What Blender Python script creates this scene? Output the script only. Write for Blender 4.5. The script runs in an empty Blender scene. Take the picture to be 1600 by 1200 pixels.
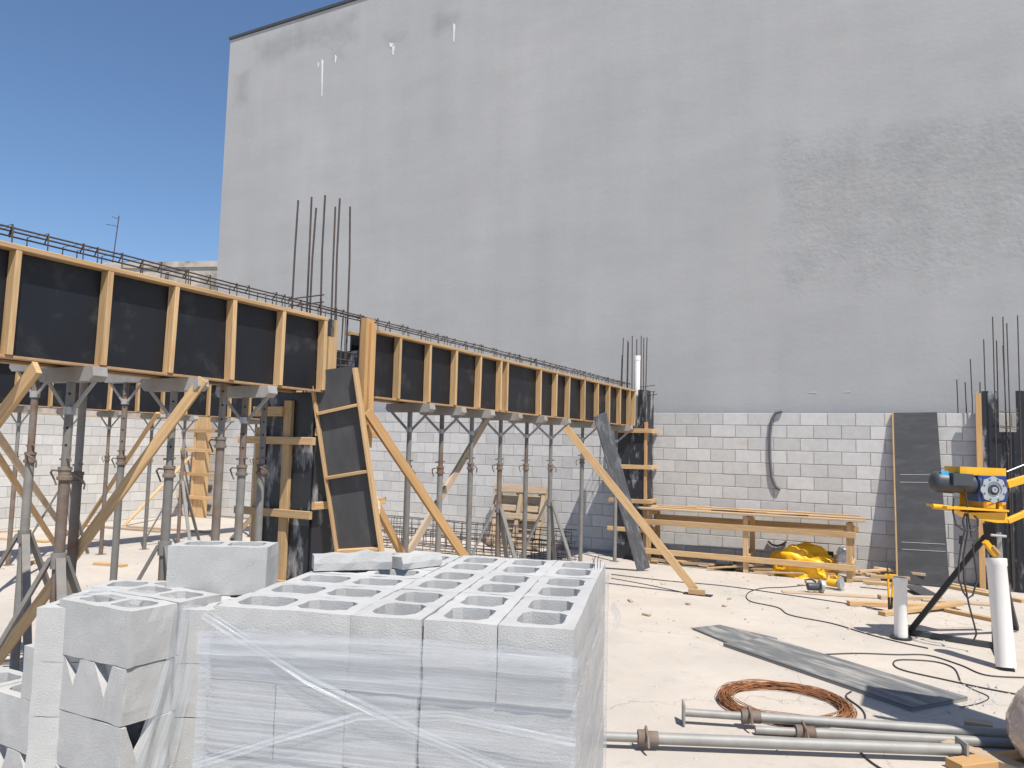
import bpy, bmesh, math, random
import numpy as np
from mathutils import Vector, Matrix
random.seed(7)
rnd = random.Random(11)
scene = bpy.context.scene
COL = scene.collection

# ---------------------------------------------------------------- camera (solved from the vanishing points)
F, CX, CY, H = 1209., 800., 600., 1.78
vY = np.array([1445-CX, -(716-CY), -F]); vY /= np.linalg.norm(vY)
vX = -np.array([-1474-CX, -(642-CY), -F]); vX -= vY*vX.dot(vY); vX /= np.linalg.norm(vX)
vZ = np.cross(vX, vY)
RM = np.stack([vX, vY, vZ], 1)            # camera <- world
CAM = np.array([0, 0, H])
def ray(x, y): return RM.T @ np.array([x-CX, -(y-CY), -F])
def G(x, y, z=0.):
    d = ray(x, y); return CAM + d*((z-H)/d[2])
def PXp(x, y, X):
    d = ray(x, y); return CAM + d*(X/d[0])
def PYp(x, y, Y):
    d = ray(x, y); return CAM + d*(Y/d[1])
cam = bpy.data.cameras.new('camera')
cam.sensor_width = 36; cam.lens = F/1600*36; cam.clip_start = .05; cam.clip_end = 2000
camo = bpy.data.objects.new('camera', cam); COL.objects.link(camo)
M4 = Matrix.Identity(4)
for i in range(3):
    for j in range(3): M4[i][j] = RM.T[i, j]
M4[2][3] = H
camo.matrix_world = M4
scene.camera = camo

# ---------------------------------------------------------------- light
SUN = Vector((-.8, .56, -1.78)).normalized()      # direction the light travels
w = bpy.data.worlds.new('World'); scene.world = w; w.use_nodes = True
nt = w.node_tree; bg = nt.nodes['Background']
sky = nt.nodes.new('ShaderNodeTexSky'); sky.sky_type = 'NISHITA'; sky.sun_disc = False
elev = math.asin(-SUN.z)
sky.sun_elevation = elev
sky.sun_rotation = math.atan2(-SUN.x, -SUN.y)
sky.altitude = 100; sky.air_density = 1.0; sky.dust_density = .1; sky.ozone_density = 6.0
nt.links.new(sky.outputs[0], bg.inputs[0]); bg.inputs[1].default_value = .105
sl = bpy.data.lights.new('sun', 'SUN'); sl.energy = 4.6; sl.angle = math.radians(.5); sl.color = (1, .95, .87)
so = bpy.data.objects.new('sun', sl); COL.objects.link(so)
so.rotation_euler = SUN.to_track_quat('-Z', 'Y').to_euler()
so.location = (8, -6, 18)
scene.view_settings.view_transform = 'Standard'; scene.view_settings.look = 'None'
scene.view_settings.gamma = 1; scene.view_settings.use_curve_mapping = False
scene.view_settings.exposure = 0.35
scene.render.engine = 'CYCLES'
scene.cycles.transparent_max_bounces = 12

# ---------------------------------------------------------------- materials
def mat(name, col, rough=.8, metal=0., var=.15, vscale=6., col2=None, c2scale=3., c2lo=.5, c2hi=.65, bump=0., bscale=60.,
        objrand=0., coord='Object', stretch=(1, 1, 1), spec=.5, streak=None):
    m = bpy.data.materials.new(name); m.use_nodes = True
    t = m.node_tree; N = t.nodes; L = t.links
    b = N['Principled BSDF']; b.inputs['Roughness'].default_value = rough; b.inputs['Metallic'].default_value = metal
    b.inputs['Specular IOR Level'].default_value = spec
    tc = N.new('ShaderNodeTexCoord'); mp = N.new('ShaderNodeMapping'); mp.inputs['Scale'].default_value = stretch
    L.new(tc.outputs[coord], mp.inputs[0])
    co = mp.outputs[0]
    if coord == 'UV' or objrand:
        oi = N.new('ShaderNodeObjectInfo')
        ad = N.new('ShaderNodeVectorMath'); ad.operation = 'ADD'
        ml = N.new('ShaderNodeVectorMath'); ml.operation = 'SCALE'; ml.inputs[3].default_value = 37.
        cb = N.new('ShaderNodeCombineXYZ')
        for k in range(3): L.new(oi.outputs['Random'], cb.inputs[k])
        L.new(cb.outputs[0], ml.inputs[0]); L.new(ml.outputs[0], ad.inputs[1]); L.new(co, ad.inputs[0]); co = ad.outputs[0]
    nz = N.new('ShaderNodeTexNoise'); nz.inputs['Scale'].default_value = vscale; nz.inputs['Detail'].default_value = 6
    nz.inputs['Roughness'].default_value = .65
    L.new(co, nz.inputs['Vector'])
    mr = N.new('ShaderNodeMapRange'); mr.inputs[1].default_value = .25; mr.inputs[2].default_value = .75
    mr.inputs[3].default_value = 1-var; mr.inputs[4].default_value = 1+var
    L.new(nz.outputs['Fac'], mr.inputs[0])
    val = mr.outputs[0]
    if objrand:
        m2 = N.new('ShaderNodeMapRange'); m2.inputs[3].default_value = 1-objrand; m2.inputs[4].default_value = 1+objrand
        L.new(oi.outputs['Random'], m2.inputs[0])
        mu = N.new('ShaderNodeMath'); mu.operation = 'MULTIPLY'; L.new(val, mu.inputs[0]); L.new(m2.outputs[0], mu.inputs[1]); val = mu.outputs[0]
    base = N.new('ShaderNodeRGB'); base.outputs[0].default_value = (*col, 1)
    cout = base.outputs[0]
    if col2 is not None:
        n2 = N.new('ShaderNodeTexNoise'); n2.inputs['Scale'].default_value = c2scale; n2.inputs['Detail'].default_value = 8
        n2.inputs['Roughness'].default_value = .6
        if streak:
            mp2 = N.new('ShaderNodeMapping'); mp2.inputs['Scale'].default_value = streak; L.new(co, mp2.inputs[0]); L.new(mp2.outputs[0], n2.inputs['Vector'])
        else: L.new(co, n2.inputs['Vector'])
        r2 = N.new('ShaderNodeMapRange'); r2.inputs[1].default_value = c2lo; r2.inputs[2].default_value = c2hi
        L.new(n2.outputs['Fac'], r2.inputs[0])
        mx = N.new('ShaderNodeMix'); mx.data_type = 'RGBA'
        L.new(r2.outputs[0], mx.inputs[0]); L.new(cout, mx.inputs[6]); mx.inputs[7].default_value = (*col2, 1); cout = mx.outputs[2]
    vm = N.new('ShaderNodeVectorMath'); vm.operation = 'SCALE'
    L.new(cout, vm.inputs[0]); L.new(val, vm.inputs[3]); L.new(vm.outputs[0], b.inputs['Base Color'])
    if bump:
        n3 = N.new('ShaderNodeTexNoise'); n3.inputs['Scale'].default_value = bscale; n3.inputs['Detail'].default_value = 5
        L.new(co, n3.inputs['Vector'])
        bp = N.new('ShaderNodeBump'); bp.inputs['Strength'].default_value = bump; bp.inputs['Distance'].default_value = .01
        L.new(n3.outputs['Fac'], bp.inputs['Height']); L.new(bp.outputs[0], b.inputs['Normal'])
    return m

M = {}
def slab_mat():
    m = mat('concrete_slab', (.50, .445, .385), .92, var=.10, vscale=.9, col2=(.42, .385, .345), c2scale=.55, c2lo=.45, c2hi=.72, bump=.3, bscale=40)
    t = m.node_tree; N = t.nodes; L = t.links; b = N['Principled BSDF']; src = b.inputs['Base Color'].links[0].from_socket
    tc = N.new('ShaderNodeTexCoord'); cur = src
    for kind, sc, lo, hi, a_, b2 in (('n', 7., .55, .75, 1., .86), ('n', 28., .58, .72, 1., .88), ('n', 2.2, .56, .68, 1., 1.10), ('n', 120., .62, .72, 1., .72), ('n', .35, .5, .62, 1., .92)):
        n = N.new('ShaderNodeTexNoise'); n.inputs['Scale'].default_value = sc; n.inputs['Detail'].default_value = 7; n.inputs['Roughness'].default_value = .66; L.new(tc.outputs['Object'], n.inputs['Vector'])
        r = N.new('ShaderNodeMapRange'); r.inputs[1].default_value = lo; r.inputs[2].default_value = hi; r.inputs[3].default_value = a_; r.inputs[4].default_value = b2; L.new(n.outputs['Fac'], r.inputs[0])
        v = N.new('ShaderNodeVectorMath'); v.operation = 'SCALE'; L.new(cur, v.inputs[0]); L.new(r.outputs[0], v.inputs[3]); cur = v.outputs[0]
    # hairline cracks
    vo = N.new('ShaderNodeTexVoronoi'); vo.feature = 'DISTANCE_TO_EDGE'; vo.inputs['Scale'].default_value = .45
    nd = N.new('ShaderNodeTexNoise'); nd.inputs['Scale'].default_value = 2.; nd.inputs['Detail'].default_value = 6; L.new(tc.outputs['Object'], nd.inputs['Vector'])
    ad = N.new('ShaderNodeVectorMath'); ad.operation = 'ADD'; L.new(tc.outputs['Object'], ad.inputs[0]); L.new(nd.outputs['Color'], ad.inputs[1]); L.new(ad.outputs[0], vo.inputs['Vector'])
    r = N.new('ShaderNodeMapRange'); r.inputs[1].default_value = 0; r.inputs[2].default_value = .006; r.inputs[3].default_value = .72; r.inputs[4].default_value = 1.; L.new(vo.outputs['Distance'], r.inputs[0])
    v = N.new('ShaderNodeVectorMath'); v.operation = 'SCALE'; L.new(cur, v.inputs[0]); L.new(r.outputs[0], v.inputs[3]); L.new(v.outputs[0], b.inputs['Base Color'])
    return m
M['slab'] = slab_mat()
M['wallblock'] = mat('wall_block', (.56, .55, .53), .92, var=.09, vscale=9, objrand=.11, col2=(.55, .48, .41), c2scale=1.6, c2lo=.58, c2hi=.8, bump=.35, bscale=90)
M['mortar'] = mat('mortar', (.36, .35, .335), .95, var=.15, vscale=12)
M['block'] = mat('grey_block', (.465, .46, .445), .92, var=.10, vscale=7, objrand=.05, col2=(.30, .30, .295), c2scale=85, c2lo=.64, c2hi=.72, bump=.3, bscale=260)
M['wood'] = mat('pine', (.52, .345, .175), .75, var=.28, vscale=3.0, coord='UV', stretch=(1.2, 26, 1), col2=(.42, .235, .10), c2scale=1.3, c2lo=.5, c2hi=.75, streak=(1.5, 1, 1), objrand=.16)
M['wood_old'] = mat('old_wood', (.46, .34, .22), .85, var=.25, vscale=3.0, coord='UV', stretch=(1.5, 26, 1), col2=(.36, .30, .25), c2scale=1.3, c2lo=.45, c2hi=.7, objrand=.15)
M['wood_orange'] = mat('orange_wood', (.53, .315, .135), .75, var=.25, vscale=3.0, coord='UV', stretch=(1.2, 22, 1), col2=(.42, .22, .09), c2scale=1.5, c2lo=.5, c2hi=.75, objrand=.1)
M['ply'] = mat('film_plywood', (.009, .011, .016), .45, var=.3, vscale=2.5, col2=(.05, .049, .048), c2scale=5, c2lo=.56, c2hi=.8, spec=.45)
M['ply_grey'] = mat('worn_plywood', (.062, .062, .065), .6, var=.2, vscale=2.5, col2=(.10, .10, .10), c2scale=3, c2lo=.5, c2hi=.8, coord='UV', stretch=(1, 3, 1))
M['ply_dirty'] = mat('splashed_plywood', (.022, .023, .028), .5, var=.3, vscale=4, col2=(.34, .34, .34), c2scale=3.5, c2lo=.53, c2hi=.66, streak=(2.2, 2.2, .7))
M['ply_wet'] = mat('cement_smeared_plank', (.10, .105, .115), .5, var=.3, vscale=4, col2=(.30, .31, .33), c2scale=3, c2lo=.5, c2hi=.75, coord='UV', stretch=(1.5, 8, 1))
M['ply_edge'] = mat('plywood_edge', (.40, .25, .13), .8, var=.2, vscale=8)
M['steel'] = mat('prop_steel', (.205, .195, .18), .65, metal=.1, var=.18, vscale=9, col2=(.20, .14, .10), c2scale=4, c2lo=.55, c2hi=.75, objrand=.18)
M['steel_rust'] = mat('rusty_prop_steel', (.185, .155, .13), .75, metal=.05, var=.25, vscale=9, col2=(.17, .10, .065), c2scale=5, c2lo=.45, c2hi=.65, objrand=.15)
M['head'] = mat('prop_head_steel', (.33, .315, .295), .85, var=.2, vscale=10, col2=(.24, .20, .17), c2scale=5, c2lo=.5, c2hi=.7, objrand=.15)
M['steel_lt'] = mat('worn_galvanised', (.31, .30, .28), .6, metal=.2, var=.15, vscale=8, col2=(.25, .19, .14), c2scale=4, c2lo=.58, c2hi=.75)
M['galv'] = mat('galvanised', (.42, .42, .41), .45, metal=.4, var=.15, vscale=12, objrand=.1)
M['hole'] = mat('hole_dark', (.015, .014, .013), .9)
M['rebar'] = mat('rebar', (.085, .070, .062), .65, metal=.3, var=.3, vscale=20, col2=(.14, .075, .045), c2scale=12, c2lo=.55, c2hi=.7)
M['rust_wire'] = mat('rusty_wire', (.29, .12, .045), .75, metal=.05, var=.4, vscale=14)
M['pvc'] = mat('white_pvc', (.84, .81, .76), .4, var=.03, vscale=5, col2=(.76, .72, .66), c2scale=5, c2lo=.6, c2hi=.8)
M['yellow'] = mat('yellow_paint', (.83, .43, .02), .4, var=.08, vscale=8, col2=(.5, .24, .03), c2scale=8, c2lo=.66, c2hi=.75)
M['black'] = mat('black_paint', (.022, .022, .024), .45, var=.2, vscale=8)
M['motor'] = mat('motor_grey', (.06, .066, .074), .45, var=.12, vscale=8)
M['blue'] = mat('blue_paint', (.012, .045, .20), .3, var=.12, vscale=8)
M['skyblue'] = mat('light_blue_paint', (.05, .42, .75), .4)
M['alu'] = mat('aluminium', (.48, .50, .53), .4, metal=.5, var=.08)
M['tarp'] = mat('yellow_tarp', (.92, .47, .006), .5, var=.1, vscale=5, bump=.4, bscale=14)
M['cable'] = mat('cable', (.05, .045, .042), .6)
M['hose'] = mat('grey_conduit', (.12, .12, .125), .6)
M['roof'] = mat('coping_metal', (.06, .06, .065), .6)
M['oldwhite'] = mat('stained_white', (.46, .42, .37), .9, var=.2, vscale=3, col2=(.10, .085, .075), c2scale=.9, c2lo=.48, c2hi=.66)
M['white'] = mat('white_plastic', (.75, .74, .72), .5, var=.1)
M['rag'] = mat('dirty_rag', (.55, .48, .40), .9, var=.3, vscale=20)

def plaster_mat():
    m = mat('grey_render', (.395, .393, .387), .95, var=.05, vscale=.5, col2=(.42, .412, .405), c2scale=.22, c2lo=.4, c2hi=.7, bump=.25, bscale=14)
    t = m.node_tree; N = t.nodes; L = t.links
    b = N['Principled BSDF']; src = b.inputs['Base Color'].links[0].from_socket
    tc = N.new('ShaderNodeTexCoord'); sep = N.new('ShaderNodeSeparateXYZ'); L.new(tc.outputs['Object'], sep.inputs[0])
    # vertical trowel / rain marks
    mp = N.new('ShaderNodeMapping'); mp.inputs['Scale'].default_value = (1.6, 1, .16); L.new(tc.outputs['Object'], mp.inputs[0])
    n = N.new('ShaderNodeTexNoise'); n.inputs['Scale'].default_value = 1.2; n.inputs['Detail'].default_value = 8; L.new(mp.outputs[0], n.inputs['Vector'])
    r = N.new('ShaderNodeMapRange'); r.inputs[1].default_value = .3; r.inputs[2].default_value = .7; r.inputs[3].default_value = .965; r.inputs[4].default_value = 1.03
    L.new(n.outputs['Fac'], r.inputs[0])
    mp4 = N.new('ShaderNodeMapping'); mp4.inputs['Scale'].default_value = (.35, 1, 1.3); L.new(tc.outputs['Object'], mp4.inputs[0])
    n4 = N.new('ShaderNodeTexNoise'); n4.inputs['Scale'].default_value = .9; n4.inputs['Detail'].default_value = 9; n4.inputs['Roughness'].default_value = .7; L.new(mp4.outputs[0], n4.inputs['Vector'])
    r4 = N.new('ShaderNodeMapRange'); r4.inputs[1].default_value = .3; r4.inputs[2].default_value = .7; r4.inputs[3].default_value = .93; r4.inputs[4].default_value = 1.06
    L.new(n4.outputs['Fac'], r4.inputs[0])
    def M2(op, a_, b_, c_=None, clamp=False):
        q = N.new('ShaderNodeMath'); q.operation = op; q.use_clamp = clamp
        for k, x in enumerate((a_, b_, c_)):
            if x is None: continue
            if isinstance(x, (int, float)): q.inputs[k].default_value = x
            else: L.new(x, q.inputs[k])
        return q.outputs[0]
    val = M2('MULTIPLY', r.outputs[0], r4.outputs[0])
    # worn places: (centre x, z, half width, half height, edge, depth of tone), ragged by noise
    nw = N.new('ShaderNodeTexNoise'); nw.inputs['Scale'].default_value = 1.3; nw.inputs['Detail'].default_value = 9; nw.inputs['Roughness'].default_value = .68; L.new(tc.outputs['Object'], nw.inputs['Vector'])
    nv = N.new('ShaderNodeTexNoise'); nv.inputs['Scale'].default_value = 3.5; nv.inputs['Detail'].default_value = 9; nv.inputs['Roughness'].default_value = .75; L.new(tc.outputs['Object'], nv.inputs['Vector'])
    rough = None
    def region(px0, py0, px1, py1, edge, amp):
        p = PYp(px0, py0, 13.2); q = PYp(px1, py1, 13.2)
        cx_, cz_ = (p[0]+q[0])/2, (p[2]+q[2])/2; hx, hz = abs(q[0]-p[0])/2, abs(q[2]-p[2])/2
        dx_ = M2('SUBTRACT', hx, M2('ABSOLUTE', M2('SUBTRACT', sep.outputs[0], float(cx_-(-4))), 0))
        dz_ = M2('SUBTRACT', hz, M2('ABSOLUTE', M2('SUBTRACT', sep.outputs[2], float(cz_)), 0))
        d_ = M2('MINIMUM', dx_, dz_)
        d_ = M2('ADD', d_, M2('MULTIPLY', M2('SUBTRACT', nw.outputs['Fac'], .5), amp))
        return M2('DIVIDE', d_, edge, None, True)
    big = region(1205, 210, 1760, 432, .5, 1.9)
    tone = M2('MULTIPLY', big, M2('MULTIPLY_ADD', nv.outputs['Fac'], -.46, .345))
    val = M2('SUBTRACT', val, tone)
    for rg in ((362, 112, 390, 165), (514, 72, 540, 94), (672, 24, 722, 48), (600, 55, 640, 72), (395, 60, 560, 66)):
        mk = region(*rg, .3, .9); val = M2('SUBTRACT', val, M2('MULTIPLY', mk, M2('MULTIPLY', nv.outputs['Fac'], .34)))
    v = N.new('ShaderNodeVectorMath'); v.operation = 'SCALE'; L.new(src, v.inputs[0]); L.new(val, v.inputs[3]); L.new(v.outputs[0], b.inputs['Base Color'])
    bpn = b.inputs['Normal'].links[0].from_node
    st = M2('MULTIPLY_ADD', big, .30, .13); L.new(st, bpn.inputs['Strength'])
    bpn.inputs['Distance'].default_value = .02
    return m
M['plaster'] = plaster_mat()
M['patch'] = mat('rough_render_patch', (.315, .322, .33), .95, var=.10, vscale=1.6, col2=(.27, .28, .285), c2scale=1.1, c2lo=.5, c2hi=.75, bump=.8, bscale=9)
M['limewash'] = mat('lime_run', (.75, .75, .74), .9)
M['stain'] = mat('damp_stain', (.26, .265, .275), .95, var=.15, vscale=5)

def film_mat():
    m = bpy.data.materials.new('stretch_film'); m.use_nodes = True
    t = m.node_tree; N = t.nodes; L = t.links
    b = N['Principled BSDF']; b.inputs['Base Color'].default_value = (.60, .63, .67, 1); b.inputs['Roughness'].default_value = .16
    out = N['Material Output']
    tr = N.new('ShaderNodeBsdfTransparent'); mx = N.new('ShaderNodeMixShader')
    uv = N.new('ShaderNodeTexCoord')
    def streaks(sc, rot, nscale, lo, hi, a, bb):
        mp = N.new('ShaderNodeMapping'); mp.inputs['Scale'].default_value = sc; mp.inputs['Rotation'].default_value = (0, 0, rot)
        L.new(uv.outputs['UV'], mp.inputs[0])
        n = N.new('ShaderNodeTexNoise'); n.inputs['Scale'].default_value = nscale; n.inputs['Detail'].default_value = 7; n.inputs['Roughness'].default_value = .6
        L.new(mp.outputs[0], n.inputs['Vector'])
        r = N.new('ShaderNodeMapRange'); r.inputs[1].default_value = lo; r.inputs[2].default_value = hi; r.inputs[3].default_value = a; r.inputs[4].default_value = bb
        L.new(n.outputs['Fac'], r.inputs[0]); return r.outputs[0], n.outputs['Fac']
    a, na = streaks((.30, 60, 1), .002, 2.2, .46, .78, .03, .50)
    c, nc = streaks((1.0, 14, 1), .35, 3.0, .56, .8, .0, .40)
    e, ne = streaks((.5, 6, 1), .004, 1.6, .40, .70, .08, .44)
    s1 = N.new('ShaderNodeMath'); s1.operation = 'ADD'; L.new(a, s1.inputs[0]); L.new(c, s1.inputs[1])
    s2 = N.new('ShaderNodeMath'); s2.operation = 'ADD'; s2.use_clamp = True; L.new(s1.outputs[0], s2.inputs[0]); L.new(e, s2.inputs[1])
    L.new(s2.outputs[0], mx.inputs[0]); L.new(tr.outputs[0], mx.inputs[1]); L.new(b.outputs[0], mx.inputs[2])
    L.new(mx.outputs[0], out.inputs[0])
    bp = N.new('ShaderNodeBump'); bp.inputs['Strength'].default_value = .35; bp.inputs['Distance'].default_value = .003
    L.new(na, bp.inputs['Height']); L.new(bp.outputs[0], b.inputs['Normal'])
    return m
M['film'] = film_mat()

# ---------------------------------------------------------------- mesh helpers
ORIG = {}
class MB:
    def __init__(s): s.v = []; s.f = []; s.uv = []; s.sm = []
    def face(s, idx, uv=None, smooth=False):
        s.f.append(tuple(idx)); s.uv.append(uv or [(0, 0)]*len(idx)); s.sm.append(smooth)
    def bar(s, p, q, w, h, up=(0, 0, 1), ch=.003, jit=0.):
        """chamfered timber from p to q: w across, h along 'up'"""
        p, q = Vector(p), Vector(q); d = (q-p); Ln = d.length; d.normalize(); u = Vector(up)
        if abs(d.dot(u)) > .98: u = Vector((0, 1, 0)) if abs(d.y) < .9 else Vector((1, 0, 0))
        r = d.cross(u).normalized(); u = r.cross(d).normalized()
        ch = min(ch, w*.3, h*.3); a, b = w/2, h/2
        prof = [(a, -b+ch), (a, b-ch), (a-ch, b), (-a+ch, b), (-a, b-ch), (-a, -b+ch), (-a+ch, -b), (a-ch, -b)]
        per = [0]
        for i in range(8):
            x0, y0 = prof[i]; x1, y1 = prof[(i+1) % 8]; per.append(per[-1]+math.hypot(x1-x0, y1-y0))
        o = len(s.v); uo = rnd.random()*9
        for e, c in ((0, p), (1, q)):
            j = Vector((rnd.uniform(-jit, jit), rnd.uniform(-jit, jit), rnd.uniform(-jit, jit)))
            for x, y in prof: s.v.append(c+j+r*x+u*y)
        for i in range(8):
            k = (i+1) % 8
            s.face((o+i, o+k, o+8+k, o+8+i), [(uo, per[i]), (uo, per[i+1]), (uo+Ln, per[i+1]), (uo+Ln, per[i])])
        s.face(tuple(o+7-i for i in range(8)), [(uo+x*.3, y) for x, y in reversed(prof)])
        s.face(tuple(o+8+i for i in range(8)), [(uo+x*.3, y) for x, y in prof])
        return s
    def box(s, lo, hi, ch=.003):
        lo, hi = Vector(lo), Vector(hi); sz = hi-lo; c = (lo+hi)/2
        ax = max(range(3), key=lambda k: sz[k])
        p = c.copy(); q = c.copy(); p[ax] = lo[ax]; q[ax] = hi[ax]
        if ax == 2: return s.bar(p, q, sz.x, sz.y, (0, 1, 0), ch)
        if ax == 0: return s.bar(p, q, sz.y, sz.z, (0, 0, 1), ch)
        return s.bar(p, q, sz.x, sz.z, (0, 0, 1), ch)
    def tube(s, p, q, r, n=10, r2=None, cap=True):
        return s.path([p, q], r, n, r2, cap)
    def path(s, pts, r, n=6, r2=None, cap=True, closed=False):
        pts = [Vector(p) for p in pts]; o = len(s.v); K = len(pts)
        pu = None
        for i, c in enumerate(pts):
            if closed: d = (pts[(i+1) % K]-pts[i-1])
            else: d = pts[min(i+1, K-1)]-pts[max(i-1, 0)]
            d.normalize()
            if pu is None:
                pu = Vector((0, 0, 1)) if abs(d.z) < .9 else Vector((1, 0, 0))
            a = d.cross(pu).normalized(); pu = a.cross(d).normalized()
            rr = r if r2 is None else r+(r2-r)*i/(K-1)
            for k in range(n):
                t = 2*math.pi*k/n; s.v.append(c+a*math.cos(t)*rr+pu*math.sin(t)*rr)
        for i in range(K if closed else K-1):
            for k in range(n):
                a0 = o+i*n+k; a1 = o+i*n+(k+1) % n; j = ((i+1) % K)
                s.face((a0, a1, o+j*n+(k+1) % n, o+j*n+k), [(i, k/n), (i, (k+1)/n), (i+1, (k+1)/n), (i+1, k/n)], True)
        if cap and not closed:
            s.face(tuple(o+n-1-k for k in range(n))); s.face(tuple(o+(K-1)*n+k for k in range(n)))
        return s
    def lathe(s, c, axis, prof, n=20):
        """prof: (dist along axis, radius)"""
        c = Vector(c); d = Vector(axis).normalized(); u = Vector((0, 0, 1)) if abs(d.z) < .9 else Vector((1, 0, 0))
        a = d.cross(u).normalized(); u = a.cross(d); o = len(s.v)
        for t, r in prof:
            for k in range(n):
                an = 2*math.pi*k/n; s.v.append(c+d*t+a*math.cos(an)*r+u*math.sin(an)*r)
        for i in range(len(prof)-1):
            for k in range(n): s.face((o+i*n+k, o+i*n+(k+1) % n, o+(i+1)*n+(k+1) % n, o+(i+1)*n+k), None, True)
        s.face(tuple(o+n-1-k for k in range(n))); s.face(tuple(o+(len(prof)-1)*n+k for k in range(n)))
        return s
    def prism(s, poly, ext):
        """poly: list of 3D points, extruded by vector ext"""
        o = len(s.v); n = len(poly); e = Vector(ext)
        for p in poly: s.v.append(Vector(p))
        for p in poly: s.v.append(Vector(p)+e)
        def uvw(i): q = s.v[i]; return (q.x+q.y*.7, q.z+q.y*.5)
        s.face(tuple(o+n-1-i for i in range(n)), [uvw(o+n-1-i) for i in range(n)]); s.face(tuple(o+n+i for i in range(n)), [uvw(o+n+i) for i in range(n)])
        for i in range(n):
            k = (i+1) % n; s.face((o+i, o+k, o+n+k, o+n+i), [(0, 0), (.1, 0), (.1, .1), (0, .1)])
        return s
    def mesh(s, name, off=(0, 0, 0)):
        me = bpy.data.meshes.new(name); off = Vector(off)
        me.from_pydata([v-off for v in s.v], [], s.f)
        ul = me.uv_layers.new(name='UVMap'); k = 0
        flat = []
        for u in s.uv:
            for a in u: flat += [a[0], a[1]]
        ul.data.foreach_set('uv', flat)
        me.polygons.foreach_set('use_smooth', s.sm)
        bm = bmesh.new(); bm.from_mesh(me); bmesh.ops.recalc_face_normals(bm, faces=bm.faces); bm.to_mesh(me); bm.free()
        if any(s.sm): me.set_sharp_from_angle(angle=math.radians(38))
        return me
    def build(s, name, m, parent=None, off=None):
        o = ORIG.get(parent.name, Vector()) if parent is not None and off is None else Vector(off or (0, 0, 0))
        me = s.mesh(name, o); me.materials.append(M[m] if isinstance(m, str) else m)
        ob = bpy.data.objects.new(name, me); COL.objects.link(ob)
        if parent is not None: ob.parent = parent; ORIG[ob.name] = o
        elif off is not None: ob.location = off; ORIG[ob.name] = Vector(off)
        return ob
def tag(o, label=None, cat=None, group=None, kind=None):
    if label: o['label'] = label
    if cat: o['category'] = cat
    if group: o['group'] = group
    if kind: o['kind'] = kind
    return o
def thing(name, label, cat, loc=(0, 0, 0), group=None):
    o = bpy.data.objects.new(name, None); COL.objects.link(o); o.location = loc; o.empty_display_size = .2
    ORIG[o.name] = Vector(loc); return tag(o, label, cat, group)
def single(mb, name, m, label, cat, loc=(0, 0, 0), group=None):
    return tag(mb.build(name, m, None, loc), label, cat, group)
def V(a): return Vector([float(x) for x in a])
def copy_obj(src, loc, parent=None, rot=None):
    c = src.copy(); COL.objects.link(c); c.location = loc
    if rot: c.rotation_euler = rot
    c.parent = parent; return c

# ================================================================= SETTING
YW = 12.86; XL = -15.4; WT = 2.44
g = MB(); S = 250
g.v = [Vector(p) for p in ((-S, -S, 0), (S, -S, 0), (S, S, 0), (-S, S, 0))]; g.face((0, 1, 2, 3))
tag(g.build('ground', 'slab'), kind='structure')

# ---- tall rendered building behind the yard
bld = thing('rendered_building', 'tall windowless building wall in grey render behind the block wall', 'building', (-4, 13.2, 0))
BX0, BX1, BH = -15.41, 22., 11.93
bw_ = MB().box((BX0, 13.2, 0), (BX1, 23, BH), ch=.01).build('wall', 'plaster', bld)
o = MB().box((BX0-.03, 13.17, BH+.002), (BX1+.06, 23.08, BH+.07)).build('coping', 'roof', bld)
def wallblob(pts, n=3, jit=.06):
    """irregular polygon on the wall from pixel outline"""
    out = []
    for i in range(len(pts)):
        a = PYp(*pts[i], 13.2); b = PYp(*pts[(i+1) % len(pts)], 13.2)
        for k in range(n):
            p = a+(b-a)*k/n; out.append(Vector((p[0]+rnd.uniform(-jit, jit), 0, p[2]+rnd.uniform(-jit, jit))))
    return out
def wallpatch(pts, name, m, th, jit=.06, n=4):
    pl = wallblob(pts, n, jit); mb = MB(); mb.prism([(p.x, 13.199, p.z) for p in pl], (0, -th, 0)); return mb.build(name, m, bld)
for px, y0, y1, wd in ((504, 92, 150, 3), (498, 97, 106, 3), (525, 85, 98, 3), (615, 70, 86, 4), (710, 36, 66, 3), (612, 66, 74, 8)):
    a = PYp(px, y0, 13.2); b = PYp(px-1, y1, 13.2); hw = wd*.0085
    mb = MB(); mb.prism([(a[0]-hw, 13.199, a[2]), (a[0]+hw, 13.199, a[2]-.05), (b[0]+hw*.3, 13.199, b[2]), (b[0]-hw*.3, 13.199, b[2])], (0, -.006, 0)); mb.build('lime_run', 'limewash', bw_)
for x0, x1, y in ((1264, 1276, 614), (1320, 1328, 613)):
    a = PYp(x0, y, 13.2); b = PYp(x1, y-1, 13.2)
    MB().bar((a[0], 13.198, a[2]), (b[0], 13.198, b[2]), .005, .012, ch=.001).build('lime_fleck', 'wallblock', bw_)

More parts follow.
